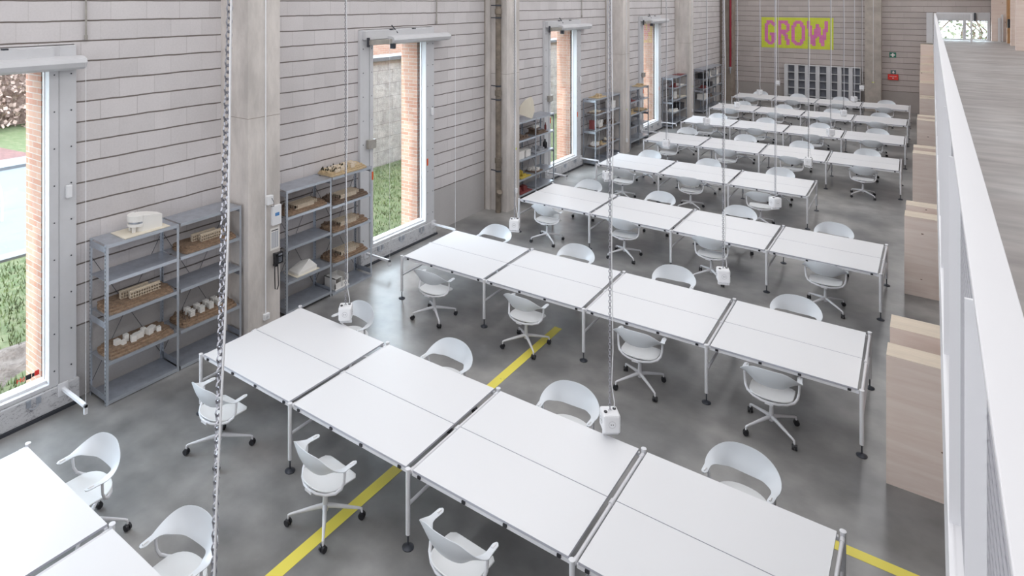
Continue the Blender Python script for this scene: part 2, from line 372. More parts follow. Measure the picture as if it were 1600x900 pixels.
# ------------------------------------------------------------ tall steel framed openings
def door_unit(idx, a, b_):
    xf = -8.74
    gl, gr = a + 0.36, b_ - 0.33          # glass from..to
    if idx == 2: gl, gr = a + 0.35, b_ - 0.31
    zb, zt = 0.36, 4.24
    fr = MB()
    fr.box(-8.86, xf, a, gl - 0.10, 0, 4.54); fr.box(-8.86, xf, gr + 0.12, b_, 0, 4.54)
    fr.box(-8.86, xf, gl - 0.10, gr + 0.12, zt + 0.08, 4.54)
    root = struct('window_%d' % idx, fr, M['frame'], bevel=0.006)
    root['label'] = 'tall grey steel framed opening %d' % idx
    sash = MB()
    sash.box(-8.85, xf + 0.012, gl - 0.092, gl, zb - 0.05, zt + 0.072); sash.box(-8.85, xf + 0.012, gr, gr + 0.112, zb - 0.05, zt + 0.072)
    sash.box(-8.85, xf + 0.012, gl, gr, zt, zt + 0.072); sash.box(-8.85, xf + 0.012, gl, gr, zb - 0.05, zb)
    obj('sash', sash, M['frame'], root, bevel=0.003)
    bead = MB()
    bead.box(-8.885, -8.85, gl - 0.01, gl + 0.02, zb, zt); bead.box(-8.885, -8.85, gr - 0.012, gr + 0.01, zb, zt)
    bead.box(-8.93, -8.80, gl, gr, zb - 0.01, zb + 0.03)
    obj('glazing_bead', bead, M['wplastic'], root)
    obj('pane', MB().box(-8.862, -8.856, gl, gr, zb, zt), M['glass'], root)
    sill = MB(); sill.box(-8.86, -8.70, a - 0.02, b_ + 0.02, 0.035, zb - 0.055)
    obj('bottom_box', sill, M['chipped'], root, bevel=0.008)
    obj('threshold', MB().box(-8.86, -8.675, a - 0.04, b_ + 0.04, 0.0, 0.035), M['dark_steel'], root)
    lat = MB()
    for fy in (0.22, 0.5, 0.78):
        yy = a + (b_ - a) * fy
        lat.box(-8.70, -8.685, yy - 0.07, yy - 0.02, 0.21, 0.29); lat.box(-8.70, -8.685, yy + 0.04, yy + 0.09, 0.21, 0.29); lat.tube([(-8.68, yy - 0.05, 0.20), (-8.665, yy, 0.18), (-8.68, yy + 0.06, 0.20)], 0.007, 6)
    obj('latch', lat, M['grey_steel'], root)
    bo = MB()
    for yy in (a + 0.07, gl - 0.045, gr + 0.06, b_ - 0.07):
        for k in range(9):
            zz = 0.5 + k * 0.46
            bo.tube([(xf + 0.008, yy, zz), (xf + 0.016, yy, zz)], 0.009, 8)
    obj('bolt', bo, M['dark_steel'], root)
    # sliding blind housing over the head
    bx = MB(); bx.box(-8.74, -8.66, a + 0.06, b_ - 0.30, 4.36, 4.52)
    hd = obj('head_bracket', bx, M['frame'], root)
    hb = MB()
    prof = [(-8.74, 4.24), (-8.60, 4.24), (-8.53, 4.27), (-8.50, 4.33), (-8.52, 4.38), (-8.60, 4.41), (-8.74, 4.41)]
    n = len(prof); y0, y1 = a + 0.72, b_ + (0.32 if idx > 1 else 0.03)
    hb.add([(x, y0, z) for x, z in prof] + [(x, y1, z) for x, z in prof], [tuple(range(n)), tuple(range(n, 2*n))[::-1]] + [(i, (i+1) % n, n+(i+1) % n, n+i) for i in range(n)])
    obj('blind_housing', hb, M['frame'], root, bevel=0.004)
    mo = MB(); mo.box(-8.66, -8.56, a + 0.12, a + 0.74, 4.26, 4.35); obj('drive_arm', mo, mat_drive, root, bevel=0.006)
    mb2 = MB(); mb2.box(-8.66, -8.62, a + 0.1, a + 0.14, 4.22, 4.40); mb2.box(-8.6, -8.5, a + 0.70, a + 0.76, 4.16, 4.26)
    mb2.tube([(-8.70, a + 0.86, 4.62), (-8.66, a + 1.0, 4.46)], 0.012, 6); mb2.box(-8.74, -8.68, a + 0.84, a + 0.9, 4.5, 4.54); mb2.box(-8.74, -8.68, a + 1.55, a + 1.61, 4.5, 4.54)
    obj('fixing', mb2, M['dark_steel'], root)
    # bracket bars low down
    for yy in ((b_ - 0.18),) if idx == 1 else ((b_ - 0.10), a + 0.12):
        br = MB(); br.box(-8.70, -8.09, yy - 0.02, yy + 0.02, 0.235, 0.275); br.box(-8.12, -8.09, yy - 0.02, yy + 0.02, 0.16, 0.275); br.box(-8.71, -8.69, yy - 0.06, yy + 0.06, 0.17, 0.33)
        bq = obj('bracket_arm', br, M['white_steel'], root, bevel=0.003)
        obj('guide_wire', MB().tube([(-8.10, yy, 0.27), (-8.10, yy, 4.4), (-8.50, yy, 4.42)], 0.0025, 5), M['wplastic'], root)
    # handle, warning stickers
    hnd = MB(); hnd.box(-8.735, -8.69, b_ - 0.14, b_ - 0.07, 2.62, 2.78); obj('handle', hnd, M['wplastic'], root, bevel=0.01)
    if idx > 1:
        cl = MB(); cl.box(-8.73, -8.66, gl - 0.20, gl + 0.02, 2.25, 2.42); obj('clamp_plate', cl, mat_drive, root, bevel=0.005)
        st = MB(); st.box(-8.727, -8.7245, gl - 0.05, gl - 0.0, 1.62, 1.78); st.box(-8.727, -8.7245, gr + 0.03, gr + 0.08, 1.55, 1.70)
        obj('warning_sticker', st, M['orange'], root)
    # conduit from above
    cy = b_ + 0.13
    obj('conduit', MB().tube([(-8.77, cy, ZR), (-8.77, cy, 4.62)], 0.013, 8).cyl(-8.77, cy, 4.60, 4.66, 0.02), mat_drive, root)
    return root
mat_drive = mat('grey_green_metal', (0.36, 0.34, 0.31), 0.5, var=0.1, scale=10)
for i, (a, b_) in enumerate(doors): wroot = door_unit(i + 1, a, b_); W1 = wroot if i == 0 else W1

# emblem on the first pane
st = thing('window_sticker', 'red and black square emblem with mirrored red letters on the nearest pane', 'sticker', (-8.850, 3.355, 0.47))
obj('emblem', MB().box(0, 0.002, 0.0, 0.065, 0.0, 0.06), M['black'], st)
obj('emblem', MB().box(0, 0.002, 0.10, 0.15, 0.01, 0.07), M['signred'], st)
obj('emblem', MB().box(0, 0.002, 0.07, 0.098, 0.01, 0.055), M['black'], st)
me = text_mesh("Hd", 0.075); me.materials.append(M['signred'])
o = bpy.data.objects.new('lettering', me); C.objects.link(o); o.parent = st; o.rotation_euler = (PI/2, 0, PI/2); o.location = (0.001, -0.055, 0.025)

# ------------------------------------------------------------ outside
o = obj('lawn', MB().box(-14.58, -9.28, -6, 11.5, -0.3, -0.02).box(-40, -9.28, 11.5, 50, -0.3, -0.02), M['grass']); o['kind'] = 'structure'; o.name = 'floor_lawn'
o = obj('floor_road', MB().box(-22.6, -14.9, -20, 11.4, -0.3, -0.04), M['asphalt']); o['kind'] = 'structure'
o = obj('floor_verge', MB().box(-60, -22.9, -25, 40, -0.3, 0.0), M['grass']); o['kind'] = 'structure'
o = obj('trim_kerb', MB().box(-14.9, -14.58, -20, 11.5, -0.3, 0.03).box(-23.7, -22.6, -20, 11.5, -0.3, 0.05), M['kerb']); o['kind'] = 'structure'
# bare soil patch
bm = MB(); pts = []
for k in range(40):
    a = 2*PI*k/40; rr = 1 + 0.18*math.sin(3*a+1) + 0.1*math.sin(7*a)
    pts.append((-10.45 + 0.62*rr*math.cos(a), 2.3 + 2.3*rr*math.sin(a)))
vs = [(-10.45, 2.3, 0.06)] + [(x, y, -0.02) for x, y in pts] + [((x + 10.45)*0.6 - 10.45, (y - 2.3)*0.6 + 2.3, 0.05 + 0.05*random.random()) for x, y in pts]
fs = [(0, 41+k, 41+(k+1) % 40) for k in range(40)] + [(1+k, 1+(k+1) % 40, 41+(k+1) % 40, 41+k) for k in range(40)]
o = obj('soil_patch', MB().add(vs, fs), M['soil'], smooth=True); tag(o, 'bare brown soil patch in the lawn outside the nearest opening', 'soil', kind='stuff')
# grass tufts
bm = MB()
for k in range(9000):
    x = random.uniform(-14.4, -9.4); y = random.uniform(0.5, 7.0)
    if ((x+10.45)/0.62)**2 + ((y-2.3)/2.3)**2 < 1.1 and random.random() < 0.9: continue
    h = random.uniform(0.03, 0.09); a = random.uniform(0, 2*PI); dx, dy = 0.012*math.cos(a), 0.012*math.sin(a); lx, ly = random.uniform(-.04, .04), random.uniform(-.04, .04)
    bm.add([(x-dx, y-dy, -0.02), (x+dx, y+dy, -0.02), (x+lx, y+ly, h)], [(0, 1, 2)])
for k in range(7000):
    x = random.uniform(-13.6, -9.4); y = random.uniform(9.5, 17)
    h = random.uniform(0.03, 0.08); a = random.uniform(0, 2*PI); dx, dy = 0.012*math.cos(a), 0.012*math.sin(a); lx, ly = random.uniform(-.04, .04), random.uniform(-.04, .04)
    bm.add([(x-dx, y-dy, -0.02), (x+dx, y+dy, -0.02), (x+lx, y+ly, h)], [(0, 1, 2)])
me_ = M['grass']; o = obj('grass_blades', bm, mat('grass_blade', (0.085, 0.115, 0.04), 0.7, var=0.45, scale=3)); tag(o, 'short green grass blades on the lawn outside', 'grass', kind='stuff')
# garden path
o = obj('garden_path', MB().add([(-23.7, 8.2, 0.002), (-23.0, 9.4, 0.002), (-29.0, 8.6, 0.002), (-29.0, 6.6, 0.002), (-23.7, 8.2, 0.03), (-23.0, 9.4, 0.03), (-29.0, 8.6, 0.03), (-29.0, 6.6, 0.03)], [(0,1,2,3),(4,5,6,7),(0,1,5,4),(1,2,6,5),(2,3,7,6),(3,0,4,7)]), M['path'])
tag(o, 'reddish brick path crossing the verge beyond the road', 'path')
# bike stands
for k, (yy, lab) in enumerate(((6.1, 'grey hoop bicycle stand on the road edge, further left in the nearest opening'), (7.4, 'grey hoop bicycle stand on the road edge, beside the brick jamb of the nearest opening'))):
    pa = [(-17.4, yy, -0.04), (-17.4, yy, 0.5)] + [(-17.4 - 0.45 + 0.45*math.cos(t), yy, 0.5 + 0.35*math.sin(t)) for t in [PI*j/8 for j in range(1, 8)]] + [(-18.3, yy, 0.5), (-18.3, yy, -0.04)]
    o = obj('bicycle_stand', MB().tube(pa, 0.022, 8), M['wplastic'], smooth=True); tag(o, lab, 'bicycle stand', 'bicycle stands by the road')
# hedge
hd = thing('hedge', 'tall brown winter beech hedge beyond the road', 'hedge', (-30, 8, 0))
bm = MB()
for k in range(60):
    yy = -10 + k * 0.5; bm.tube([(0, yy - 8 + 8 - 8, 0), (random.uniform(-.2,.2), yy - 8 + random.uniform(-.2,.2), 3.2)], [0.03, 0.01], 5)
obj('stem', bm, M['card2'], hd)
bm = MB()
for k in range(16000):
    x = random.gauss(0, 0.42); y = random.uniform(-18, 12); z = random.uniform(0.05, 3.6 + 0.5*math.sin(y*1.7))
    s_ = random.uniform(0.05, 0.11); u = Vector((random.uniform(-1,1), random.uniform(-1,1), random.uniform(-1,1))).normalized()*s_; v = u.cross(Vector((random.uniform(-1,1), random.uniform(-1,1), random.uniform(-1,1)))).normalized()*s_
    p = Vector((x, y, z)); bm.add([p-u, p+v, p+u, p-v], [(0,1,2,3)])
o = obj('foliage', bm, M['leaf'], hd); o['kind'] = 'stuff'
o = obj('foliage_core', MB().box(-0.9, -0.35, -18, 12, 0.0, 3.0), M['hedge'], hd)
# retaining wall and building outside
struct('wall_outside', MB().box(-14.3, -13.75, 11.5, 50, -0.2, 3.25), M['stonewall'])
struct('trim_coping', MB().box(-14.4, -13.65, 11.4, 50, 3.25, 3.36), M['kerb'])
struct('wall_outside_brick', MB().box(-17.5, -17, 11.5, 60, -0.2, 4.7), M['brick'])
# jamb piers of brick standing outside at the right of the openings
for a, b_ in doors:
    struct('trim_brick_jamb', MB().box(-9.24 - 0.16, -8.95, b_ - 0.332, b_ - 0.02, -0.1, 4.6), M['brick'])
    struct('trim_brick_lintel', MB().box(-9.4, -8.95, a, b_ - 0.33, 4.25, 4.6), M['brick'])
# foliage outside the far upper window
bm = MB()
tr = thing('tree', 'pale green bushy tree outside the far upper window', 'tree', (1.1, 43, 0))
for k in range(6): bm.tube([(0, 0, 0), (random.uniform(-1.2,1.2), random.uniform(-.5,.5), 3.5), (random.uniform(-2,2), 0, 6.5)], [0.09, 0.05, 0.02], 6)
obj('branch', bm, M['card2'], tr); bm = MB()
for k in range(2600):
    p = Vector((random.gauss(0, 1.9), random.gauss(0, 0.8), random.uniform(2, 7))); s_ = random.uniform(0.05, 0.12)
    u = Vector((random.uniform(-1,1), random.uniform(-1,1), random.uniform(-1,1))).normalized()*s_; v = u.cross(Vector((random.uniform(-1,1), random.uniform(-1,1), 1))).normalized()*s_
    bm.add([p-u, p+v, p+u, p-v], [(0,1,2,3)])
o = obj('foliage', bm, mat('pale_leaf', (0.26, 0.275, 0.19), 0.8, var=0.3, scale=3), tr); o['kind'] = 'stuff'
o = struct('floor_outside_back', MB().box(-30, 40, YB + 0.4, 120, -0.4, -0.1), M['grass'])

# ------------------------------------------------------------ mezzanine
ZM = 3.41
struct('floor_upper', MB().box(0.080, 7.0, -5, YB, ZM - 0.28, ZM), M['mezz'])
struct('trim_slab_edge', MB().box(0.040, 0.074, -5, YB, ZM - 0.45, ZM + 0.02), M['white_steel'])
# far upper window
fr = MB(); fr.box(0.15, 0.24, YB - 0.03, YB + 0.1, ZM, 4.62); fr.box(1.90, 2.0, YB - 0.03, YB + 0.1, ZM, 4.62); fr.box(1.08, 1.19, YB - 0.03, YB + 0.1, ZM, 4.62)
fr.box(0.24, 1.90, YB - 0.02, YB + 0.09, 4.24, 4.62); fr.box(0.24, 1.90, YB - 0.02, YB + 0.09, ZM, ZM + 0.04)
wr = struct('window_5', fr, M['frame'])
obj('pane', MB().box(0.24, 1.08, YB + 0.04, YB + 0.046, ZM + 0.04, 4.24).box(1.19, 1.90, YB + 0.04, YB + 0.046, ZM + 0.04, 4.24), M['glass'], wr)
obj('closer', MB().box(0.52, 0.72, YB - 0.12, YB - 0.03, 4.28, 4.42), M['frame'], wr)
obj('closer', MB().box(1.45, 1.52, YB - 0.10, YB - 0.03, 4.25, 4.6), M['dark_steel'], wr)
# balustrade
rail = thing('balustrade', 'long white steel balustrade with flat handrail and wire mesh infill along the upper floor', 'balustrade', (0, 0, ZM))
YR0, YR1 = -1.0, 34.19
obj('handrail', MB().box(0.054, 0.112, YR0, YR1, 1.188, 1.202), M['white_steel'], rail, bevel=0.002)
npost = 0; yy = 1.40 - 1.25
ps = []
while yy < YR1: ps.append(yy); yy += 1.25
for p in ps: obj('post', MB().box(0.043, 0.0715, p - 0.004, p + 0.004, -0.42, 1.187), M['white_steel'], rail)
bm = MB()
cell = 0.04; y = YR0
while y < YR1:
    bm.box(0.0755, 0.0785, y - 0.002, y + 0.002, -0.40, 1.186); y += cell
z = -0.40
while z < 1.186:
    bm.box(0.073, 0.0755, YR0, YR1, z - 0.002, z + 0.002); z += cell
o = obj('wire_mesh', bm, mat('shade_grey_wire', (0.42, 0.42, 0.46), 0.5), rail); o['kind'] = 'stuff'  # grey colour stands in for shade on white-painted wires
obj('clamp', MB().tube([(0.03, 0.86, 0.62), (0.075, 0.86, 0.62)], 0.012, 10).tube([(0.06, 0.86, 0.60), (0.085, 0.86, 0.60)], 0.016, 10), M['chain'], rail)
gt = thing('end_gate', 'white framed railing gate across the far end of the upper floor', 'railing', (0, 34.2, ZM))
obj('top_bar', MB().box(0.054, 1.30, 0.0, 0.05, 1.17, 1.20), M['white_steel'], gt)
obj('post', MB().box(1.24, 1.30, 0, 0.05, 0, 1.17), M['white_steel'], gt); obj('post', MB().box(0.054, 0.11, 0, 0.05, 0, 1.17), M['white_steel'], gt)
o = obj('gate_mesh', MB(), M['white_steel'], gt); bpy.data.objects.remove(o)
bm = MB()
for k in range(22): bm.box(0.14 + k*0.05, 0.143 + k*0.05, 0.02, 0.023, 0.9, 1.17)
obj('gate_mesh', bm, M['white_steel'], gt)
o = obj('column_casing', MB().box(-0.21, 0.03, YB - 0.4, YB, 3.22, 4.6).box(-0.19, 0.01, YB - 0.42, YB - 0.4, 3.25, 4.55), M['frame']); tag(o, 'pale grey steel casing beside the far end of the handrail', 'casing')
# wooden boards at the right end of upper floor
o = obj('timber_partition', MB().box(2.02, 2.52, YB - 0.5, YB - 0.2, ZM, 6.8), M['ply']); tag(o, 'timber wall panel right of the far upper window', 'wall panel')
o = obj('radiator', MB().box(2.22, 2.30, YB - 0.70, YB - 0.56, ZM, 4.4).box(2.32, 2.38, YB - 0.70, YB - 0.56, ZM, 4.55), M['wplastic']); tag(o, 'narrow white upright radiator in front of the timber panel', 'radiator')
cab = thing('timber_cupboard', 'orange timber cupboard with an open black niche on the upper floor', 'cupboard', (2.42, 34.7, ZM))
obj('body', MB().box(0, 0.55, 0, 0.5, 0, 0.62).box(0, 0.55, 0, 0.5, 0.98, 3.2).box(0, 0.55, 0.4, 0.5, 0.62, 0.98), mat('orange_timber', (0.50, 0.27, 0.12), 0.6, var=0.15, scale=3), cab)
obj('niche', MB().box(0.02, 0.55, 0.1, 0.395, 0.62, 0.975), M['black'], cab)
o = obj('timber_partition', MB().box(2.40, 3.0, 33.0, 33.3, ZM, 7.0), M['ply']); tag(o, 'tall timber wall panel with a white switch on the upper floor', 'wall panel')
obj('switch', MB().box(2.52, 2.58, 32.985, 33.0, 4.6, 4.8), M['wplastic'], o)
o = obj('timber_partition', MB().box(2.30, 4.4, 29.8, 30.1, ZM, 7.0), M['ply']); tag(o, 'nearest tall timber wall panel at the right picture edge', 'wall panel')

# plywood blocks under the mezzanine edge
def pblock(x0, x1, y0, y1, z0, z1, label, group):
    r = thing('plywood_block', label, 'plywood block', ((x0+x1)/2, (y0+y1)/2, z0), 0, group)
    hx, hy = (x1-x0)/2, (y1-y0)/2
    obj('body', MB().box(-hx, hx, -hy, hy, 0, z1 - z0 - 0.003), M['ply'], r)
    obj('top_panel', MB().box(-hx, hx, -hy, hy, z1 - z0 - 0.003, z1 - z0), M['ply_edge'], r)
    return r
bays = [(8.364, 8.68, 9.11, 9.48), (13.99, 14.36, 14.76, 15.1), (19.9, 20.3, 20.72, 21.1), (25.55, 25.95, 26.4, 26.8), (31.35, 31.7, 32.0, 32.3)]
nm = ['nearest', 'second nearest', 'third nearest', 'fourth nearest', 'farthest']
for (a, b_, c_, d_), n_ in zip(bays, nm):
    pblock(-0.39, 1.6, a, b_, 0, 1.36, 'front block of the %s pair of knotty plywood blocks under the upper floor edge' % n_, 'plywood blocks under the upper floor')
    pblock(-0.39, 1.6, c_, d_, 0, 1.36, 'rear block of the %s pair of knotty plywood blocks under the upper floor edge' % n_, 'plywood blocks under the upper floor')
sn = ['lowest', 'second lowest', 'middle', 'second highest', 'highest']
for k, (y0, z1) in enumerate(((33.0, 1.78), (34.0, 2.13), (34.8, 2.4), (35.5, 2.7), (36.15, 3.19))):
    pblock(-0.42, 1.6, y0, (34.0, 34.8, 35.5, 36.15, 36.75)[k], 0, z1, '%s of the tall stepped plywood blocks against the far wall' % sn[k], 'stepped plywood blocks')

# ------------------------------------------------------------ desks
P_, D_ = 1.6634, 1.5907
rows = [(-7.141, 1.138, 0, 4), (-7.241, 4.703, 0.0073, 4), (-7.285, 8.59, 0.971, 4), (-7.315, 12.628, -0.2216, 4), (-7.227, 16.593, 0.6533, 3), (-7.304, 20.416, 1.2382, 4), (-7.311, 24.286, 0.8538, 4), (-7.348, 28.195, 0.1328, 4), (-7.377, 32.117, 0.8092, 4)]
ordn = ['nearest', 'second', 'third', 'fourth', 'fifth', 'sixth', 'seventh', 'eighth', 'farthest']
def place(o, xr, yr, deg, lx, ly, rz=0, z=0):
    a = math.radians(deg); o.location = (xr + lx*math.cos(a) - ly*math.sin(a), yr + lx*math.sin(a) + ly*math.cos(a), z); o.rotation_euler = (0, 0, a + rz)
def leg_mesh(x, y):
    return MB().cyl(x, y, 0.125, 0.728, 0.0225, n=16).lathe([(0.0225, 0.726), (0.026, 0.729), (0.026, 0.737), (0.012, 0.740)], x, y, 16)
def foot_mesh(x, y):
    m = MB().cyl(x, y, 0.015, 0.13, 0.008, n=8); m.lathe([(0.055, 0.0), (0.056, 0.008), (0.045, 0.014), (0.015, 0.028)], x, y, 18); return m
def make_desk(last):
    r = thing('desk', '', 'desk')
    for k, (y0, y1) in enumerate(((0.02, D_/2 - 0.004), (D_/2 + 0.004, D_ - 0.02))):
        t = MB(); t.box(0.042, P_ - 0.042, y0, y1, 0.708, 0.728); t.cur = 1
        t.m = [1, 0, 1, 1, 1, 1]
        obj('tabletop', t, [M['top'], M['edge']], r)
    for y in (0.035, D_ - 0.035): obj('frame_rail', MB().box(0.03, P_ - 0.03, y - 0.014, y + 0.014, 0.672, 0.704), M['white_steel'], r)
    for y in (0.017, D_ - 0.017):
        for x in (0.12, 0.62, P_ - 0.62, P_ - 0.12): obj('clip', MB().box(x - 0.017, x + 0.017, y - 0.010, y + 0.010, 0.684, 0.7075), M['black'], r)
    for x in ([0] + ([P_] if last else [])):
        for y in (0, D_):
            l = obj('leg', leg_mesh(x, y), M['white_steel'], r, smooth=True); obj('foot', foot_mesh(x, y), M['dark_steel'], l, smooth=True)
        obj('top_beam', MB().tube([(x, 0.02, 0.69), (x, D_ - 0.02, 0.69)], 0.017, 12).tube([(x, D_/2 - 0.03, 0.695), (x, D_/2 + 0.03, 0.695)], 0.023, 12).tube([(x, 0.03, 0.69), (x, 0.08, 0.69)], 0.021, 12).tube([(x, D_-0.08, 0.69), (x, D_-0.03, 0.69)], 0.021, 12), M['white_steel'], r, smooth=True)
        obj('crossbar', MB().tube([(x, 0.02, 0.40), (x, D_ - 0.02, 0.40)], 0.016, 12), M['white_steel'], r, smooth=True)
    return r
deskA = make_desk(False); deskB = make_desk(True); usedA = usedB = False
posn = {4: ['far left', 'second from left', 'second from right', 'far right'], 3: ['far left', 'middle', 'far right']}
for ri, (xr, yr, dg, n) in enumerate(rows):
    for k in range(n):
        if ri == 0 and k > 1: continue
        last = k == n - 1
        if last: d = copy_tree(deskB) if usedB else deskB; usedB = True
        else: d = copy_tree(deskA) if usedA else deskA; usedA = True
        place(d, xr, yr, dg, k*P_, 0)
        relabel(d, 'white double desk, %s in the %s row from the camera' % (posn[n][k], ordn[ri]), 'white desks standing in rows')

# ------------------------------------------------------------ chairs
def make_chair():
    r = thing('office_chair', '', 'chair')
    # seat pan
    s = MB(); N = 36; out = []
    for k in range(N):
        a = 2*PI*k/N; c, si = math.cos(a), math.sin(a)
        e = 2.3 if si < 0 else 9.0
        q = (abs(c)**e + abs(si)**e) ** (-1/e)
        out.append((0.238*c*q*(1.0 if si < 0 else 1.0), -0.0 + (0.228 if si > 0 else 0.20)*si*q))
    rings = [(0.35, 0.432), (0.93, 0.436), (1.0, 0.448), (1.0, 0.456), (0.97, 0.460), (0.8, 0.450), (0.45, 0.444), (0.02, 0.443)]
    vs = []; fs = []
    for sc, z in rings:
        for (x, y) in out:
            zz = z + (0.012*max(0, -y/0.2)**2 if sc > 0.7 else 0) - (0.012*max(0, (y-0.1)/0.12) if sc > 0.7 else 0)
            vs.append((x*sc, y*sc, zz))
    for i in range(len(rings)-1):
        for k in range(N): fs.append((i*N+k, i*N+(k+1) % N, (i+1)*N+(k+1) % N, (i+1)*N+k))
    fs.append(tuple(range(N))); fs.append(tuple((len(rings)-1)*N+k for k in range(N)))
    obj('seat', s.add(vs, fs), M['seat'], r, smooth=True)
    # back and arms: one ribbon that twists from upright back to flat arm pads
    def ctr(t):          # t -1..1
        s_ = abs(t); sg = -1 if t < 0 else 1
        if s_ < 0.66:
            a = s_/0.66*(PI/2); x = 0.296*math.sin(a)**0.95; y = -0.215 + 0.205*(1 - math.cos(a))**1.05
        else:
            x = 0.296 - 0.010*(s_-0.66)/0.34; y = -0.01 + 0.16*(s_-0.66)/0.34
        return sg*x, y
    T = 44; W = 6; th = 0.0055; top = []; bot = []
    for i in range(T+1):
        t = -1 + 2*i/T; s_ = abs(t); x, y = ctr(t); x2, y2 = ctr(min(1, t+0.01)); x1, y1 = ctr(max(-1, t-0.01))
        tx, ty = x2-x1, y2-y1; L_ = math.hypot(tx, ty); nx, ny = ty/L_, -tx/L_      # outward
        tw = min(1, max(0, (s_-0.18)/0.54)); tw = tw*tw*(3-2*tw); phi = math.radians(-17)*(1-tw) - tw*math.radians(86)
        hw = 0.092*math.cos(PI/2*min(1, s_/0.72))**1.3 + 0.027
        if s_ > 0.93: hw *= math.sqrt(max(0.0, 1 - ((s_-0.93)/0.075)**2))
        hw = max(hw, 0.008)
        zc = 0.712*(1 - tw) + 0.650*tw
        # width vector: upright (leaning outwards at top) -> horizontal, pointing inward
        wv = Vector((nx*math.sin(-phi), ny*math.sin(-phi), math.cos(phi)))
        nv = Vector((tx/L_, ty/L_, 0)).cross(wv).normalized()
        c = Vector((x, y, zc)) + (-Vector((nx, ny, 0))*0.0)
        for j in range(W+1):
            q = -1 + 2*j/W; bow = (1 - q*q)*0.018*(1-tw)
            p = c + wv*hw*q + Vector((nx, ny, 0))*bow
            top.append(p + nv*th*(1-0.5*abs(q)**3)); bot.append(p - nv*th*(1-0.5*abs(q)**3))
    n1 = W+1; K = (T+1)*n1; fs = []
    for i in range(T):
        for j in range(W):
            a = i*n1+j; fs.append((a, a+1, a+n1+1, a+n1)); fs.append((K+a, K+a+n1, K+a+n1+1, K+a+1))
        for j in (0, W):
            a = i*n1+j; fs.append((a, a+n1, K+a+n1, K+a))
    for i in (0, T):
        for j in range(W):
            a = i*n1+j; fs.append((a, a+1, K+a+1, K+a))
    obj('backrest', MB().add(top+bot, fs), M['shell'], r, smooth=True)
    for sg in (-1, 1):
        obj('arm_pad', MB().tube([(sg*0.288, 0.075, 0.656), (sg*0.287, 0.125, 0.656)], 0.009, 8), M['wplastic'], r, smooth=True)
    pa = [(-0.294, 0.0, 0.646), (-0.294, 0.0, 0.60), (-0.290, -0.005, 0.53), (-0.278, -0.028, 0.475), (-0.248, -0.075, 0.441), (-0.18, -0.135, 0.428), (-0.09, -0.180, 0.424), (0, -0.192, 0.423)]
    pa = pa + [(-x, y, z) for x, y, z in reversed(pa[:-1])]
    f = MB().tube(pa, [0.013]*3 + [0.015]*(len(pa)-6) + [0.013]*3, 10); f.box(-0.045, 0.045, -0.21, 0.06, 0.404, 0.428)
    obj('arm_frame', f, M['white_steel'], r, smooth=True)
    c = MB().cyl(0, 0, 0.30, 0.41, 0.014); obj('gas_lift', c, M['dark_steel'], r, smooth=True)
    b = MB().lathe([(0.026, 0.115), (0.030, 0.13), (0.027, 0.20), (0.021, 0.33)], n=16)
    for k in range(4):
        a = PI/4 + k*PI/2 + 0.06; c, s_ = math.cos(a), math.sin(a)
        b.tube([(0.01*c, 0.01*s_, 0.165), (0.10*c, 0.10*s_, 0.152), (0.33*c, 0.33*s_, 0.108), (0.352*c, 0.352*s_, 0.100), (0.357*c, 0.357*s_, 0.062)], [0.024, 0.021, 0.0125, 0.012, 0.010], 10)
    bo = obj('star_base', b, M['white_steel'], r, smooth=True)
    for k in range(4):
        a = PI/4 + k*PI/2 + 0.06; cx, cy = 0.357*math.cos(a), 0.357*math.sin(a); g = a*2.3 + k
        ux, uy = math.cos(g), math.sin(g)
        w_ = MB()
        for sg in (-1, 1):
            w_.tube([(cx+ux*sg*0.005, cy+uy*sg*0.005, 0.033), (cx+ux*sg*0.028, cy+uy*sg*0.028, 0.033)], [0.033, 0.030], 16)
        w_.tube([(cx-ux*0.022, cy-uy*0.022, 0.045), (cx+ux*0.022, cy+uy*0.022, 0.045)], 0.018, 10)
        obj('caster', w_, M['black'], r, smooth=True)
    return r
chair0 = make_chair(); used = False
front_meas = {(1,0): (-6.484, 4.45), (1,1): (-4.756, 4.45), (2,0): (-6.43, 8.39), (2,1): (-4.807, 8.50), (2,2): (-3.104, 8.53), (2,3): (-1.53, 8.58),
              (3,0): (-6.55, 12.49), (3,1): (-4.91, 12.64), (3,2): (-3.25, 12.61), (3,3): (-1.42, 12.53), (4,0): (-6.41, 16.36), (4,1): (-4.76, 16.58), (4,2): (-3.12, 16.25), (5,3): (-1.45, 20.30)}
back_meas = {(1,0): (-6.47, 6.56), (1,1): (-4.80, 6.50), (1,2): (-3.18, 6.53), (1,3): (-1.43, 6.55), (0,0): (-6.44, 2.85), (0,1): (-4.88, 2.84),
             (2,0): (-6.61, 10.46), (2,1): (-4.95, 10.44), (2,2): (-3.29, 10.52), (2,3): (-1.56, 10.47), (3,0): (-6.54, 14.5), (3,1): (-4.85, 14.54), (3,2): (-3.19, 14.50), (3,3): (-1.51, 14.45),
             (4,0): (-6.46, 18.46), (4,1): (-4.84, 18.40), (4,2): (-3.10, 18.5), (5,0): (-6.61, 22.6), (5,1): (-4.77, 22.5), (5,2): (-3.18, 22.46), (5,3): (-1.5, 22.4)}
rotf = {(1,0): 0.03, (1,1): -0.085, (1,2): -0.04, (2,1): -0.03, (2,2): 0.05, (2,3): 0.05, (4,2): 0.1, (2,0): 0.02}
rotb = {(0,0): 0, (0,1): 4, (1,0): -11, (1,1): -4.6, (1,2): 3.7, (1,3): -4.7, (2,0): -1.6, (2,1): 2.9, (2,2): 7.5}
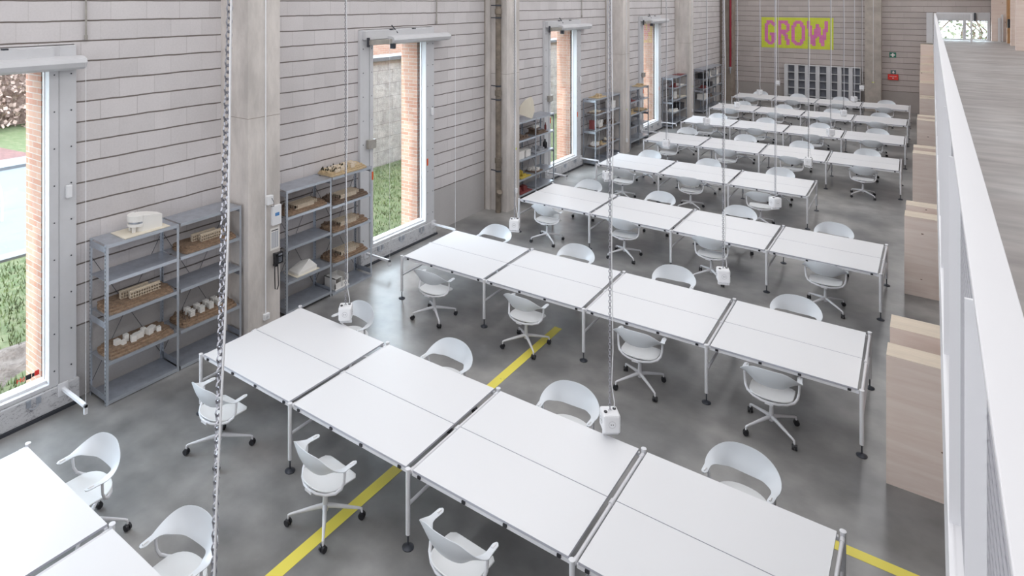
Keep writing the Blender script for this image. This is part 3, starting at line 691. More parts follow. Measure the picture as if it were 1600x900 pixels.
for ri, (xr, yr, dg, n) in enumerate(rows):
    for k in range(n):
        for side in ('near', 'far'):
            if ri == 0 and (side == 'near' or k > 1): continue
            if ri == 1 and side == 'near' and k > 2: continue
            c = copy_tree(chair0) if used else chair0; used = True
            jx, jy, jr = random.uniform(-.05, .05), random.uniform(-.05, .05), random.uniform(-.09, .09)
            if side == 'near':
                place(c, xr, yr, dg, (k+.5)*P_ + jx, -0.10 + jy, jr)
                if (ri, k) in front_meas: c.location.x, c.location.y = front_meas[(ri, k)]
                if (ri, k) == (1, 2): c.location.x, c.location.y = -3.15, 4.44
                if (ri, k) in rotf: c.rotation_euler.z = rotf[(ri, k)]
            else:
                place(c, xr, yr, dg, (k+.5)*P_ + jx, D_ + 0.26 + jy, PI + jr)
                if (ri, k) in back_meas: c.location.x, c.location.y = back_meas[(ri, k)]; c.location.y += 0.12 if ri == 0 else 0.0
                if (ri, k) in rotb: c.rotation_euler.z = PI + math.radians(rotb[(ri, k)])
            relabel(c, 'white shell armchair, %s side of the %s desk in the %s row' % (side, {4: ['far left', 'second left', 'second right', 'far right'], 3: ['far left', 'middle', 'far right']}[n][k], ordn[ri]), 'white office chairs at the desks')

# ------------------------------------------------------------ hanging power cubes
def make_cube():
    r = thing('power_cube', '', 'power socket')
    b = MB().box(-0.088, 0.088, -0.088, 0.088, 0, 0.185)
    obj('housing', b, M['wplastic'], r, bevel=0.022)
    s = MB()
    for a in range(4):
        Mx = Matrix.Rotation(a*PI/2, 4, 'Z')
        for z in (0.095,):
            ring = [Mx @ Vector((0.034*math.cos(t), -0.0895, z + 0.034*math.sin(t))) for t in [2*PI*k/16 for k in range(16)]]
            s.tube([tuple(v) for v in ring], 0.003, 6, close=True)
    obj('socket_ring', s, M['frame'], r)
    h = MB()
    for a in range(4):
        Mx = Matrix.Rotation(a*PI/2, 4, 'Z')
        for dx in (-0.01, 0.01): h.box(dx-0.004, dx+0.004, -0.0895, -0.087, 0.090, 0.099, Mx)
    h.cyl(-0.05, -0.025, 0.183, 0.194, 0.017).cyl(0.05, 0.025, 0.183, 0.194, 0.017)
    obj('inlet', h, M['black'], r)
    g = MB(); g.box(-0.075, 0.075, -0.016, 0.016, -0.052, -0.032); g.box(-0.075, -0.055, -0.014, 0.014, -0.05, 0.012); g.box(0.035, 0.055, -0.014, 0.014, -0.05, 0.012); g.box(0.068, 0.085, -0.014, 0.014, -0.052, -0.014)
    obj('hook_bar', g, M['wplastic'], r, bevel=0.005)
    ch = MB(); z = 0.185; k = 0; pitch = 0.034
    while z < ZR - 0.2:
        loop = []
        for q in range(8):
            t = 2*PI*q/8; dx = 0.0115*math.cos(t); dz = 0.0225*math.sin(t)
            loop.append((dx, 0, z + 0.0225 + dz) if k % 2 == 0 else (0, dx, z + 0.0225 + dz))
        ch.tube(loop, 0.0038, 4, close=True); z += pitch; k += 1
    obj('chain', ch, M['chain'], r)
    ca = [(0.05, 0.025, 0.19), (0.052, 0.024, 0.28), (0.02, 0.01, 0.5)]
    zz = 0.9
    while zz < ZR: ca.append((0.022 + 0.008*math.sin(zz*2.3), 0.006*math.cos(zz*1.7) - 0.008, zz)); zz += 0.45
    ca.append((0.014, -0.008, ZR - 0.05))
    obj('cable', MB().tube(ca, 0.0055, 6), M['wplastic'], r, smooth=True)
    return r
F_, CX_, CY_, H_ = 1023.73, 690.0, 2.5, 5.092
def on_y(px, py, Y):
    cy, sy = math.cos(-0.6428), math.sin(-0.6428)
    d = Vector((sy + cy*(px-CX_)/F_, cy - sy*(px-CX_)/F_, -(py-CY_)/F_)); t = Y/d.y
    return d.x*t, Y, H_ + d.z*t
cube0 = make_cube(); used = False
# positions worked out from the ceiling grid: two lines of drops, one per aisle
drops = [(540, 498, 6.34), (804, 358, 10.2), (948.6, 280, 14.2), (1041, 229, 18.1), (1104, 193, 22), (1151.6, 167, 26), (1187, 147, 30), (1215.5, 132, 34),
         (953, 670, 6.3), (1130, 439, 10.2), (1211, 323, 14.2), (1263, 258, 18.1), (1297.7, 211, 22), (1318, 180, 26), (1334.6, 158, 30), (1346.6, 140, 34)]
ln = ['nearest', 'second nearest', 'third', 'fourth', 'fifth', 'sixth', 'second farthest', 'farthest']
for i, (px, py, Y) in enumerate(drops):
    c = copy_tree(cube0) if used else cube0; used = True
    c.location = on_y(px, py, Y); c.rotation_euler = (0, 0, [0.35, 0.1, 0.5, -0.3][i % 4] + 0.3)
    zb = c.location.z
    for ch in c.children:
        if ch.name.startswith(('chain', 'cable')): ch.scale = (1, 1, (ZR - zb) / (ZR + 0.0))
    relabel(c, 'white power cube on a chain, %s in the %s line of hanging cubes' % (ln[i % 8], 'left' if i < 8 else 'right'), 'hanging power cubes')
c = copy_tree(cube0); c.location = (-2.564, 1.678, 0.95); c.rotation_euler = (0, math.radians(1.9), 0.5)
c.rotation_euler = Matrix.Rotation(math.radians(1.6), 4, Vector((-0.6, 0.8, 0))).to_euler()
for ch in c.children:
    if ch.name.startswith(('chain', 'cable')): ch.scale = (1.25, 1.25, 0.87) if ch.name.startswith('chain') else (1, 1, 0.87)
    if ch.name.startswith('cable'): ch.location = (0.004, 0.003, 0)
relabel(c, 'zinc chain with white cable hanging closest to the camera over the nearest desks', 'hanging power cubes')

# ------------------------------------------------------------ shelving
def shelf_bay(name, label, y0, y1, zs, left_post=True, right_post=True, x0=-8.74, x1=-8.31, mat_=None):
    r = thing('metal_shelving', label, 'shelving', ((x0+x1)/2, (y0+y1)/2, 0), 0, 'galvanised shelving bays along the block wall')
    hx, hy = (x1-x0)/2, (y1-y0)/2; zt = max(zs)
    for sy, on in ((-1, left_post), (1, right_post)):
        if not on: continue
        for sx in (-1, 1):
            m = MB(); x = sx*hx; y = sy*hy
            m.box(x - 0.002*(sx > 0), x + 0.002*(sx < 0), y - 0.036*(sy>0), y + 0.036*(sy<0), 0, zt + 0.004)
            m.box(x - 0.036*(sx > 0), x + 0.036*(sx < 0), y - 0.002*(sy>0), y + 0.002*(sy<0), 0, zt + 0.004)
            m.cur = 1
            for k in range(int(zt/0.05)):
                m.box(x - sx*0.018 - 0.004, x - sx*0.018 + 0.004, y - 0.0028, y + 0.0028, 0.03 + k*0.05, 0.05 + k*0.05)
            obj('upright', m, [M['galv_light'], M['dark_steel']], r)
        for z in (zt - 0.06, 0.1, zt*0.5): obj('side_tie', MB().box(-hx + 0.01, hx - 0.01, sy*hy - 0.002, sy*hy + 0.002, z - 0.04, z + 0.04), M['grey_steel'], r)
    for z in zs:
        m = MB(); m.box(-hx, hx, -hy + 0.016, hy - 0.016, z - 0.004, z); m.cur = 1
        m.box(hx - 0.002, hx + 0.002, -hy + 0.016, hy - 0.016, z - 0.042, z + 0.001); m.box(-hx, -hx + 0.003, -hy + 0.016, hy - 0.016, z - 0.034, z)
        obj('shelf', m, [M['grey_steel'], M['galv_light']], r)
    m = MB()
    for k in range(len(zs)-1):
        pass
    m.tube([(-hx - 0.006, -hy + 0.03, 0.15), (-hx - 0.006, hy - 0.03, zt - 0.25)], 0.004, 5); m.tube([(-hx - 0.012, hy - 0.03, 0.15), (-hx - 0.012, -hy + 0.03, zt - 0.25)], 0.004, 5)
    obj('cross_brace', m, M['dark_steel'], r)
    return r
Z1 = [0.05, 0.54, 1.11, 1.56, 2.025]
shelf_bay('s', 'left bay of grey metal shelving beside the nearest tall opening', 4.06, 5.062, Z1)
shelf_bay('s', 'right bay of grey metal shelving against the first concrete column', 5.068, 6.08, Z1, left_post=False)
shelf_bay('s', 'grey metal shelving bay just behind the telephone column', 6.93, 7.925, [0.09, 0.56, 1.11, 1.61, 2.04])
shelf_bay('s', 'grey metal shelving bay overlapping the second tall opening', 7.931, 8.94, [0.03, 0.53, 1.06, 1.54, 2.04], left_post=False)
Z3 = [0.2, 0.585, 1.08, 1.573, 2.04]
shelf_bay('s', 'left bay of shelving beside the drain pipe column, cream folded model on top', 14.28, 15.235, Z3)
shelf_bay('s', 'right bay of shelving in front of the third tall opening', 15.241, 16.257, Z3, left_post=False)
Z4 = [0.08, 0.55, 1.10, 1.59, 2.06]
shelf_bay('s', 'left bay of the loaded shelving right of the third tall opening', 19.04, 20.03, Z4)
shelf_bay('s', 'right bay of the loaded shelving against the third column', 20.036, 21.0, Z4, left_post=False)
Z5 = [0.25, 0.745, 1.167, 1.61, 2.034]
shelf_bay('s', 'left bay of shelving beside the fourth tall opening', 21.93, 22.79, Z5)
shelf_bay('s', 'right bay of shelving in front of the fourth tall opening', 22.796, 23.746, Z5, left_post=False)
Z6 = [0.21, 0.62, 1.11, 1.6, 2.035]
shelf_bay('s', 'left bay of shelving right of the fourth tall opening, white sheets on it', 26.54, 27.5, Z6)
shelf_bay('s', 'right bay of shelving against the fourth column, red sheet on top', 27.506, 28.42, Z6, left_post=False)
Z7 = [0.12, 0.6, 1.1, 1.55, 2.0]
shelf_bay('s', 'left bay of the farthest metal shelving by the left wall', 30.95, 32.0, Z7)
shelf_bay('s', 'middle bay of the farthest metal shelving by the left wall', 32.006, 33.1, Z7, left_post=False)
shelf_bay('s', 'right bay of the farthest metal shelving by the left wall', 33.106, 34.18, Z7, left_post=False)

# ------------------------------------------------------------ architectural models on the shelves
def terrain(L_, W_, h, seed, steps=3, slope=1):
    rnd = random.Random(seed); m = MB()
    for s_ in range(steps):
        pts = []
        f = 1 - 0.10*s_
        for k in range(32):
            a = 2*PI*k/32; c, si = math.cos(a), math.sin(a); e = 6
            q = (abs(c)**12 + abs(si)**12)**(-1/12)*(1 + rnd.uniform(-.03, .03)*(s_ + 0.4))
            pts.append((-(1-f)*W_*0.5*slope + W_/2*f*c*q, L_/2*(1 - 0.04*s_)*si*q))
        m.prism(pts, h*s_/steps, h*(s_+1)/steps)
    return m
def site_model(kind, y, z, label, L_=0.9, W_=0.40, seed=1, base='card', x=-8.52, group='architectural site models'):
    r = thing('architectural_model', label, 'architectural model', (x, y, z), 0, group); rnd = random.Random(seed)
    h = 0.07
    obj('terrain_base', terrain(L_, W_, h, seed), M[base], r)
    b = MB()
    if kind == 'bars':
        for (x0, y0, ln_) in ((-0.03, -0.20, 0.42), (0.07, -0.12, 0.44)):
            n = int(ln_/0.035)
            for k in range(n):
                for lv in range(2):
                    b.box(x0 - 0.022, x0 + 0.022, y0 + k*0.035, y0 + k*0.035 + 0.006, h + lv*0.04, h + lv*0.04 + 0.034)
            for lv in range(3): b.box(x0 - 0.026, x0 + 0.026, y0, y0 + n*0.035, h + lv*0.04 - 0.003, h + lv*0.04 + 0.003)
            b.box(x0 - 0.024, x0 + 0.0, y0, y0 + n*0.035, h + 0.08, h + 0.10)
    elif kind == 'cubes':
        for i in range(4):
            for j in range(2):
                cx, cy = (-0.05 + j*0.11), (-0.24 + i*0.15 + rnd.uniform(-.01,.01)); s_ = 0.036
                for lv in range(4): b.box(cx-s_, cx+s_, cy-s_, cy+s_, h + lv*0.022, h + lv*0.022 + 0.015)
                for dx in (-s_*0.8, s_*0.8):
                    for dy in (-s_*0.8, s_*0.8): b.box(cx+dx-0.004, cx+dx+0.004, cy+dy-0.004, cy+dy+0.004, h, h + 0.088)
    elif kind == 'clumps':
        for i in range(10):
            cx, cy = rnd.uniform(-0.04, 0.10), -0.26 + i*0.058; s_ = rnd.uniform(0.026, 0.038); hh = rnd.uniform(0.05, 0.09)
            Mx = Matrix.Translation((cx, cy, h)) @ Matrix.Rotation(rnd.uniform(-.3, .3), 4, 'Z'); b.box(-s_, s_, -s_, s_, 0, hh, Mx)
    elif kind == 'village':
        for i in range(26):
            cx, cy = rnd.uniform(-0.10, 0.13), rnd.uniform(-L_*0.36, L_*0.36); sx, sy = rnd.uniform(0.012, 0.03), rnd.uniform(0.02, 0.06)
            b.box(cx-sx, cx+sx, cy-sy, cy+sy, h-0.02, h + rnd.uniform(0.02, 0.05))
    elif kind == 'terrace':
        for i in range(5): b.box(-0.12 + i*0.055, -0.09 + i*0.055, -L_*0.25, L_*0.33 - i*0.03, h - 0.02, h + 0.045)
        for i in range(14): b.box(-0.05, 0.13, -L_*0.25 + i*0.035, -L_*0.25 + i*0.035 + 0.008, h, h + 0.055)
    obj('building_blocks', b, M['paper'] if kind in ('cubes', 'clumps') else M['balsa'], r)
    if kind in ('village', 'cubes', 'terrace'):
        t = MB()
        for i in range(34):
            cx, cy = rnd.uniform(-0.16, 0.15), -L_*0.45 + abs(rnd.gauss(0, 0.17)); hh = rnd.uniform(0.04, 0.08)
            t.tube([(cx, cy, h - 0.03), (cx, cy, h - 0.03 + hh)], 0.002, 4); t.lathe([(0.004, h-0.03+hh*0.5), (0.014, h-0.03+hh*0.75), (0.003, h-0.03+hh*1.15)], cx, cy, 6)
        obj('model_trees', t, M['dkgreen'] if kind == 'village' else M['card2'], r)
    return r
Zt = 0.002
def S(lst, k): return lst[k] + Zt
site_model('bars', 4.56, S(Z1,2), 'brown site model with white lattice bars on the third shelf of the nearest bay', seed=2)
site_model('clumps', 4.57, S(Z1,1), 'brown site model with a row of pale blocks, left bay beside nearest opening', seed=3)
site_model('bars', 5.60, S(Z1,3), 'brown site model with white lattice bars just under the top shelf', seed=4, L_=0.86)
site_model('cubes', 5.58, S(Z1,1), 'brown site model with a grid of pale slatted cubes', seed=5)
site_model('terrace', 7.42, 1.612, 'brown site model with white terraces behind the telephone column', seed=6, base='card')
site_model('village', 8.40, 2.042, 'brown site model with dark trees on top of the shelving by the second opening', seed=7, base='cardtan')
site_model('terrace', 8.44, 1.542, 'brown site model with two long white rows under the top shelf by the second opening', seed=8, base='card2')
site_model('terrace', 8.44, 1.062, 'brown site model with pale rows on the middle shelf by the second opening', seed=9, base='card')
site_model('terrace', 8.44, 0.532, 'orange brown site model with a pale building on the low shelf by the second opening', seed=10, base='card', L_=0.86)
# white curved house
r = thing('architectural_model', 'white curved house model on a cream card atop the nearest shelving', 'architectural model', (-8.50, 4.62, 2.027))
obj('base_card', MB().box(-0.16, 0.15, -0.26, 0.26, 0, 0.008), M['cream'], r)
pts = []
for k in range(13):
    t = k/12; pts.append((-0.11 + 0.06*math.sin(t*PI*0.5), -0.16 + 0.34*t))
b = MB()
wall = [(0.09, -0.02), (0.09, 0.20), (-0.02, 0.20), (-0.09, 0.12), (-0.10, 0.0), (-0.06, -0.06), (0.02, -0.08)]
vs = [(x, y, 0.008) for x, y in wall] + [(x, y, 0.17 - 0.16*max(0, y)*1.0) for x, y in wall]; n = len(wall)
b.add(vs, [tuple(range(n)), tuple(range(n, 2*n))] + [(i, (i+1) % n, n+(i+1) % n, n+i) for i in range(n)])
obj('main_volume', b, M['paper'], r)
arc = [(-0.005 + 0.105*math.cos(t), -0.03 - 0.115*math.sin(t)) for t in [PI*k/12 for k in range(13)]]
b = MB(); b.prism(arc, 0.115, 0.175); b.prism(arc, 0.066, 0.092); obj('balcony', b, M['paper'], r)
b = MB(); arc2 = [(-0.005 + 0.09*math.cos(t), -0.03 - 0.098*math.sin(t)) for t in [PI*k/12 for k in range(13)]]; b.prism(arc2, 0.092, 0.115); obj('window_band', b, M['grey_steel'], r)
r.scale = (1.2, 1.2, 1.3)
b = MB(); b.box(-0.06, -0.035, -0.11, -0.08, 0.008, 0.066); b.box(0.03, 0.055, -0.12, -0.09, 0.008, 0.066); obj('pillar', b, M['paper'], r)
# white tent house
r = thing('architectural_model', 'white folded tent shaped model on a thin card, low shelf behind telephone column', 'architectural model', (-8.50, 7.45, 0.562))
obj('base_card', MB().box(-0.17, 0.17, -0.28, 0.22, 0, 0.006), M['cream'], r)
b = MB(); b.add([(-0.12,-0.22,0.006),(0.14,-0.22,0.006),(0.14,0.18,0.006),(-0.12,0.18,0.006),(0.10,0.05,0.20),(-0.10,0.02,0.13),(-0.12,-0.22,0.04),(0.14,-0.22,0.04),(0.14,0.18,0.07),(-0.12,0.18,0.08)],
      [(0,1,2,3),(0,1,7,6),(1,2,8,7),(2,3,9,8),(3,0,6,9),(6,7,4,5),(7,8,4),(8,9,5,4),(9,6,5)])
obj('folded_roof', b, M['paper'], r)
# white box grid model
r = thing('architectural_model', 'white open box model on the bottom shelf by the second opening', 'architectural model', (-8.50, 8.22, 0.032))
b = MB(); b.box(-0.15, 0.15, -0.17, 0.17, 0, 0.02)
for i in range(3):
    yy = -0.16 + i*0.155; b.box(-0.14, 0.14, yy, yy + 0.012, 0.02, 0.20)
b.box(-0.14, -0.128, -0.16, 0.16, 0.02, 0.20); b.box(0.128, 0.14, -0.16, 0.16, 0.02, 0.11); b.box(-0.14, 0.14, -0.16, -0.0, 0.19, 0.20)
obj('body', b, M['paper'], r)
# cream folded fan model on third shelving
r = thing('architectural_model', 'tall cream folded fan model on top of the shelving by the third opening', 'architectural model', (-8.46, 15.1, 2.042))
b = MB(); c0 = (0.04, 0.02, 0.0); tip = []
prof = [(-0.10,-0.34,0.14),(-0.08,-0.30,0.34),(0.0,-0.12,0.50),(0.06,0.04,0.56),(0.0,0.26,0.42),(0.05,0.24,0.16)]
ctrp = (0.08, 0.0, 0.28)
for i in range(5):
    a, c_ = prof[i], prof[i+1]
    b.add([ctrp, a, c_, (ctrp[0]-0.03, ctrp[1], ctrp[2]), (a[0]-0.02, a[1], a[2]), (c_[0]-0.02, c_[1], c_[2])], [(0,1,2),(3,5,4),(1,2,5,4),(0,1,4,3),(0,2,5,3)])
b.add([ctrp, (0.08,-0.03,0.0), (0.08,0.05,0.0), prof[0], prof[5], (0.04,0.0,0.0)], [(0,1,2),(0,1,3),(0,2,4),(1,5,3),(2,5,4),(0,3,5),(0,4,5)])
obj('folded_sheet', b, M['cream'], r)

cols = {'white': M['paper'], 'cream': M['cream'], 'brown': M['card2'], 'tan': M['cardtan'], 'red': mat('red_card', (0.22, 0.05, 0.05), 0.6), 'black': M['black'], 'grey': mat('grey_card', (0.36, 0.37, 0.40), 0.7), 'yellow': mat('ochre_card', (0.55, 0.42, 0.08), 0.7)}
def small_model(y, z, L_, W_, H__, col, label, style='stack', x=-8.50, name='architectural_model', cat='architectural model'):
    r = thing(name, label, cat, (x, y, z), 0, 'small things on the shelves'); rnd = random.Random(int(y*1000 + z*77)); m = cols[col]
    if style == 'stack':
        obj('base', MB().box(-W_/2, W_/2, -L_/2, L_/2, 0, 0.018), cols['brown'] if col in ('white','cream') and rnd.random() < 0.4 else m, r)
        b = MB()
        for k in range(7):
            sx, sy = rnd.uniform(0.15, 0.3)*W_/2, rnd.uniform(0.12, 0.32)*L_/2; cx, cy = rnd.uniform(-.6, .6)*W_/2, rnd.uniform(-.6, .6)*L_/2
            b.box(cx-sx, cx+sx, cy-sy, cy+sy, 0.018, 0.018 + rnd.uniform(0.3, 1)*(H__-0.018))
        obj('building_blocks', b, m, r)
    elif style == 'box':
        b = MB().box(-W_/2, W_/2, -L_/2, L_/2, 0, H__*0.96); obj('body', b, m, r, bevel=0.004)
        obj('lid', MB().box(-W_/2-0.004, W_/2+0.004, -L_/2-0.004, L_/2+0.004, H__*0.8, H__), m, r)
    elif style == 'bottle':
        obj('body', MB().lathe([(W_*.4, 0), (W_*.5, 0.02), (W_*.5, H__*.6), (W_*.2, H__*.8), (W_*.2, H__)]), m, r, smooth=True)
    elif style == 'sheets':
        b = MB()
        for k in range(max(1, int(H__/0.006))):
            Mx = Matrix.Rotation(rnd.uniform(-.08, .08), 4, 'Z'); b.box(-W_/2, W_/2, -L_/2, L_/2, k*0.006, k*0.006+0.005, Mx)
        obj('sheets', b, m, r)
    elif style == 'folders':
        b = MB(); n = int(L_/0.05)
        for k in range(n): b.cur = 0; b.box(-W_/2, W_/2 - rnd.uniform(0, .03), -L_/2 + k*0.05, -L_/2 + k*0.05 + 0.044, 0, H__ - rnd.uniform(0, .03))
        obj('body', b, m, r)
    return r
z3, z4, z5, z6, z7 = Z3, Z4, Z5, Z6, Z7
SM = small_model
SM(14.75, S(z3,3), .5, .3, .10, 'brown', 'dark brown block model on the upper shelf beside the drain pipe column'); SM(15.62, S(z3,3), .62, .36, .13, 'brown', 'brown and white layered model on the upper shelf by the third opening')
SM(15.45, S(z3,3)+0.14, .34, .22, .10, 'white', 'white building model perched on the brown layered model'); SM(16.1, S(z3,3), .05, .06, .2, 'red', 'small red tube on the upper shelf by the third opening', 'bottle', name='tube', cat='tube')
SM(14.55, S(z3,2), .3, .28, .20, 'white', 'white crumpled box on the middle shelf beside the drain pipe column', 'box', name='box', cat='box'); SM(14.95, S(z3,2), .24, .24, .17, 'white', 'square white box on the middle shelf beside the drain pipe column', 'box', name='box', cat='box')
SM(15.62, S(z3,2), .60, .36, .12, 'grey', 'grey model with many small pale blocks on the middle shelf by the third opening'); SM(15.72, S(z3,2), .0, .0, .0, 'white', 'x') if False else None
SM(16.08, S(z3,2), .12, .12, .24, 'black', 'dark vase on the middle shelf by the third opening', 'bottle', name='vase', cat='vase')
SM(14.75, S(z3,1), .5, .34, .18, 'yellow', 'yellow and black model on the lower shelf beside the drain pipe column'); SM(15.45, S(z3,1), .42, .32, .12, 'white', 'white tray model on the lower shelf by the third opening'); SM(15.55, S(z3,1)+0.2, .4, .3, .12, 'white', 'x') if False else None
SM(14.75, S(z3,0), .6, .36, .16, 'red', 'low red and brown model on the bottom shelf beside the drain pipe column')
SM(19.62, S(z4,4), .62, .36, .10, 'tan', 'tan landscape model with twigs on top of the shelving right of the third opening'); SM(19.5, S(z4,3), .7, .34, .09, 'cream', 'long cream model on the upper shelf right of the third opening')
SM(20.65, S(z4,3), .26, .24, .24, 'white', 'white cube box on the upper shelf against the third column', 'box', name='box', cat='box'); SM(19.25, S(z4,2), .12, .2, .30, 'red', 'dark red folders standing on the middle shelf right of the third opening', 'folders', name='folders', cat='folders')
SM(19.72, S(z4,2), .42, .28, .24, 'white', 'white blocky model on the middle shelf right of the third opening'); SM(20.5, S(z4,2), .6, .3, .14, 'brown', 'brown and dark models on the middle shelf against the third column')
SM(19.4, S(z4,1), .4, .3, .14, 'white', 'white model on the lower shelf right of the third opening'); SM(20.0, S(z4,1), .5, .34, .10, 'cream', 'cream flat model on the lower shelf near the bay joint') if False else SM(19.78, S(z4,1), .34, .34, .10, 'tan', 'tan flat model on the lower shelf right of the third opening')
SM(20.5, S(z4,1), .5, .3, .10, 'cream', 'cream flat model on the lower shelf against the third column')
SM(22.9+0.4, S(z5,4), .6, .34, .09, 'tan', 'tan model with dark windows on top of the shelving by the fourth opening'); SM(22.3, S(z5,3), .5, .3, .12, 'red', 'dark red model on the upper shelf beside the fourth opening'); SM(22.35, S(z5,2), .55, .32, .16, 'tan', 'tan and brown model on the middle shelf beside the fourth opening')
SM(23.25, S(z5,3), .3, .3, .08, 'grey', 'grey flat model on the upper shelf in front of the fourth opening'); SM(23.3, S(z5,2), .6, .36, .05, 'tan', 'tan sheets on the middle shelf in front of the fourth opening', 'sheets', name='card_sheets', cat='card'); SM(22.3, S(z5,1), .45, .3, .12, 'black', 'small dark model on the lower shelf beside the fourth opening')
SM(27.95, S(z6,4), .7, .34, .018, 'red', 'red sheet lying on top of the shelving against the fourth column', 'sheets', name='card_sheets', cat='card'); SM(27.2, S(z6,3), .34, .28, .18, 'red', 'red and dark model on the upper shelf right of the fourth opening'); SM(27.85, S(z6,3), .5, .34, .05, 'white', 'white sheets on the upper shelf against the fourth column', 'sheets', name='card_sheets', cat='card')
SM(27.25, S(z6,2), .3, .26, .30, 'white', 'tall white crumpled model on the middle shelf right of the fourth opening'); SM(27.95, S(z6,2), .7, .36, .04, 'cream', 'cream sheets on the middle shelf against the fourth column', 'sheets', name='card_sheets', cat='card')
SM(27.1, S(z6,1), .6, .36, .10, 'white', 'white flat model on the lower shelf right of the fourth opening'); SM(27.9, S(z6,1), .5, .32, .24, 'black', 'dark open box on the lower shelf against the fourth column', 'box', name='box', cat='box')
SM(31.5, S(z7,3), .5, .32, .24, 'black', 'black box on the upper shelf of the farthest shelving', 'box', name='box', cat='box'); SM(32.5, S(z7,3), .4, .3, .25, 'white', 'white model on the upper shelf of the farthest shelving'); SM(33.5, S(z7,3), .3, .3, .22, 'white', 'white box on the upper shelf at the right of the farthest shelving', 'box', name='box', cat='box')
SM(31.55, S(z7,2), .5, .3, .15, 'red', 'dark red model on the middle shelf of the farthest shelving'); SM(32.45, S(z7,2), .3, .3, .2, 'black', 'black box on the middle shelf of the farthest shelving', 'box', name='box', cat='box'); SM(33.55, S(z7,2), .4, .3, .32, 'white', 'large white box on the middle shelf at the right of the farthest shelving', 'box', name='box', cat='box')
SM(31.45, S(z7,1), .6, .32, .24, 'white', 'large white box on the lower shelf of the farthest shelving', 'box', name='box', cat='box'); SM(32.5, S(z7,1), .5, .3, .15, 'brown', 'brown model on the lower shelf of the farthest shelving')

# ------------------------------------------------------------ things on the columns
XC = -8.22
k_ = 8.22/8.36
def pl(name, label, cat, y, z, group=None): return thing(name, label, cat, (XC, y*k_, z), 0, group)
def zc(z): return 5.092 - (5.092 - z)*k_
o = obj('conduit', MB().tube([(XC + 0.012, 6.555*k_, ZR), (XC + 0.012, 6.555*k_, 0.27)], 0.011, 8), M['wplastic'], smooth=True); tag(o, 'thin white conduit running down the telephone column', 'conduit')
r = pl('junction_box', 'white junction box with a short cable on the telephone column', 'junction box', 6.59, zc(1.99))
obj('box', MB().box(0.024, 0.09, -0.055, 0.055, -0.07, 0.07), M['wplastic'], r, bevel=0.006); obj('lead', MB().tube([(0.09, 0.02, 0.03), (0.12, 0.035, -0.03), (0.09, 0.06, -0.11), (0.03, 0.05, -0.12)], 0.004, 6), M['black'], r)
r = pl('control_panel', 'white control panel with a small blue display on the column', 'control panel', 6.75, zc(1.72))
obj('case', MB().box(0, 0.05, -0.085, 0.085, -0.16, 0.14), M['wplastic'], r, bevel=0.006); obj('display', MB().box(0.05, 0.053, -0.04, 0.04, -0.02, 0.03), mat('blue_display', (0.08, 0.25, 0.55), 0.3), r)
r = pl('notice', 'white printed table notice under the control panel', 'notice', 6.74, zc(1.33))
obj('sheet', MB().box(0, 0.006, -0.085, 0.085, -0.17, 0.17), M['paper'], r)
b = MB()
for k in range(4): b.box(0.006, 0.007, -0.065 + k*0.035, -0.04 + k*0.035, -0.14, 0.11)
obj('print', b, mat('print_grey', (0.45, 0.47, 0.52), 0.8), r); obj('heading', MB().box(0.006, 0.007, -0.065, 0.065, 0.125, 0.14), M['black'], r)
r = pl('telephone', 'black wall telephone with a hanging coiled cord on the column', 'telephone', 6.77, zc(1.02))
obj('body', MB().box(0, 0.06, -0.06, 0.095, -0.09, 0.08), M['black'], r, bevel=0.008); obj('handset', MB().box(0.06, 0.10, -0.085, -0.045, -0.09, 0.09).box(0.03, 0.1, -0.09, -0.04, -0.1, -0.06).box(0.03, 0.1, -0.09, -0.04, 0.05, 0.1), M['black'], r, bevel=0.006)
b = MB()
for i in range(3):
    for j in range(4): b.box(0.06, 0.064, 0.0 + i*0.022, 0.015 + i*0.022, -0.06 + j*0.02, -0.048 + j*0.02)
obj('keypad', b, M['grey_steel'], r); obj('display', MB().box(0.06, 0.063, 0.0, 0.07, 0.04, 0.065), M['grey_steel'], r)
obj('cord', MB().tube([(0.05, -0.07, -0.09), (0.06, -0.075, -0.3), (0.05, -0.06, -0.46), (0.05, -0.02, -0.48), (0.05, 0.005, -0.42), (0.04, 0.0, -0.09)], 0.008, 8), M['black'], r, smooth=True)
r = pl('wall_socket', 'white double socket near the foot of the telephone column', 'wall socket', 6.56, 0.25)
obj('plate', MB().box(0, 0.045, -0.05, 0.05, -0.045, 0.045), M['wplastic'], r, bevel=0.005); obj('socket_hole', MB().tube([(0.045, 0.0, 0), (0.048, 0.0, 0)], 0.022, 14), M['frame'], r)
# drain pipe at the second column
r = thing('drain_pipe', 'old brown drain pipe with clamps beside the second column', 'drain pipe', (-8.40, 13.50, 0))
obj('pipe', MB().cyl(0, 0, 0.0, ZR, 0.065, n=20), M['brown'], r, smooth=True)
for z in (5.0, 4.7, 3.05, 2.72, 1.0): obj('clamp', MB().lathe([(0.066, z-0.02), (0.074, z-0.015), (0.074, z+0.015), (0.066, z+0.02)], n=20).box(-0.2, -0.06, -0.012, 0.012, z-0.012, z+0.012), M['dark_steel'], r)
for z in (4.85, 2.88, 1.25): obj('coupling', MB().lathe([(0.066, z-0.07), (0.082, z-0.06), (0.082, z+0.06), (0.066, z+0.07)], n=20), M['brown'], r, smooth=True)
b = MB().tube([(0.04, -0.03, 0.42), (0.10, -0.10, 0.52)], [0.06, 0.055], 16).tube([(0.10, -0.10, 0.52), (0.108, -0.11, 0.535)], 0.065, 16); obj('cleaning_branch', b, M['brown'], r, smooth=True)
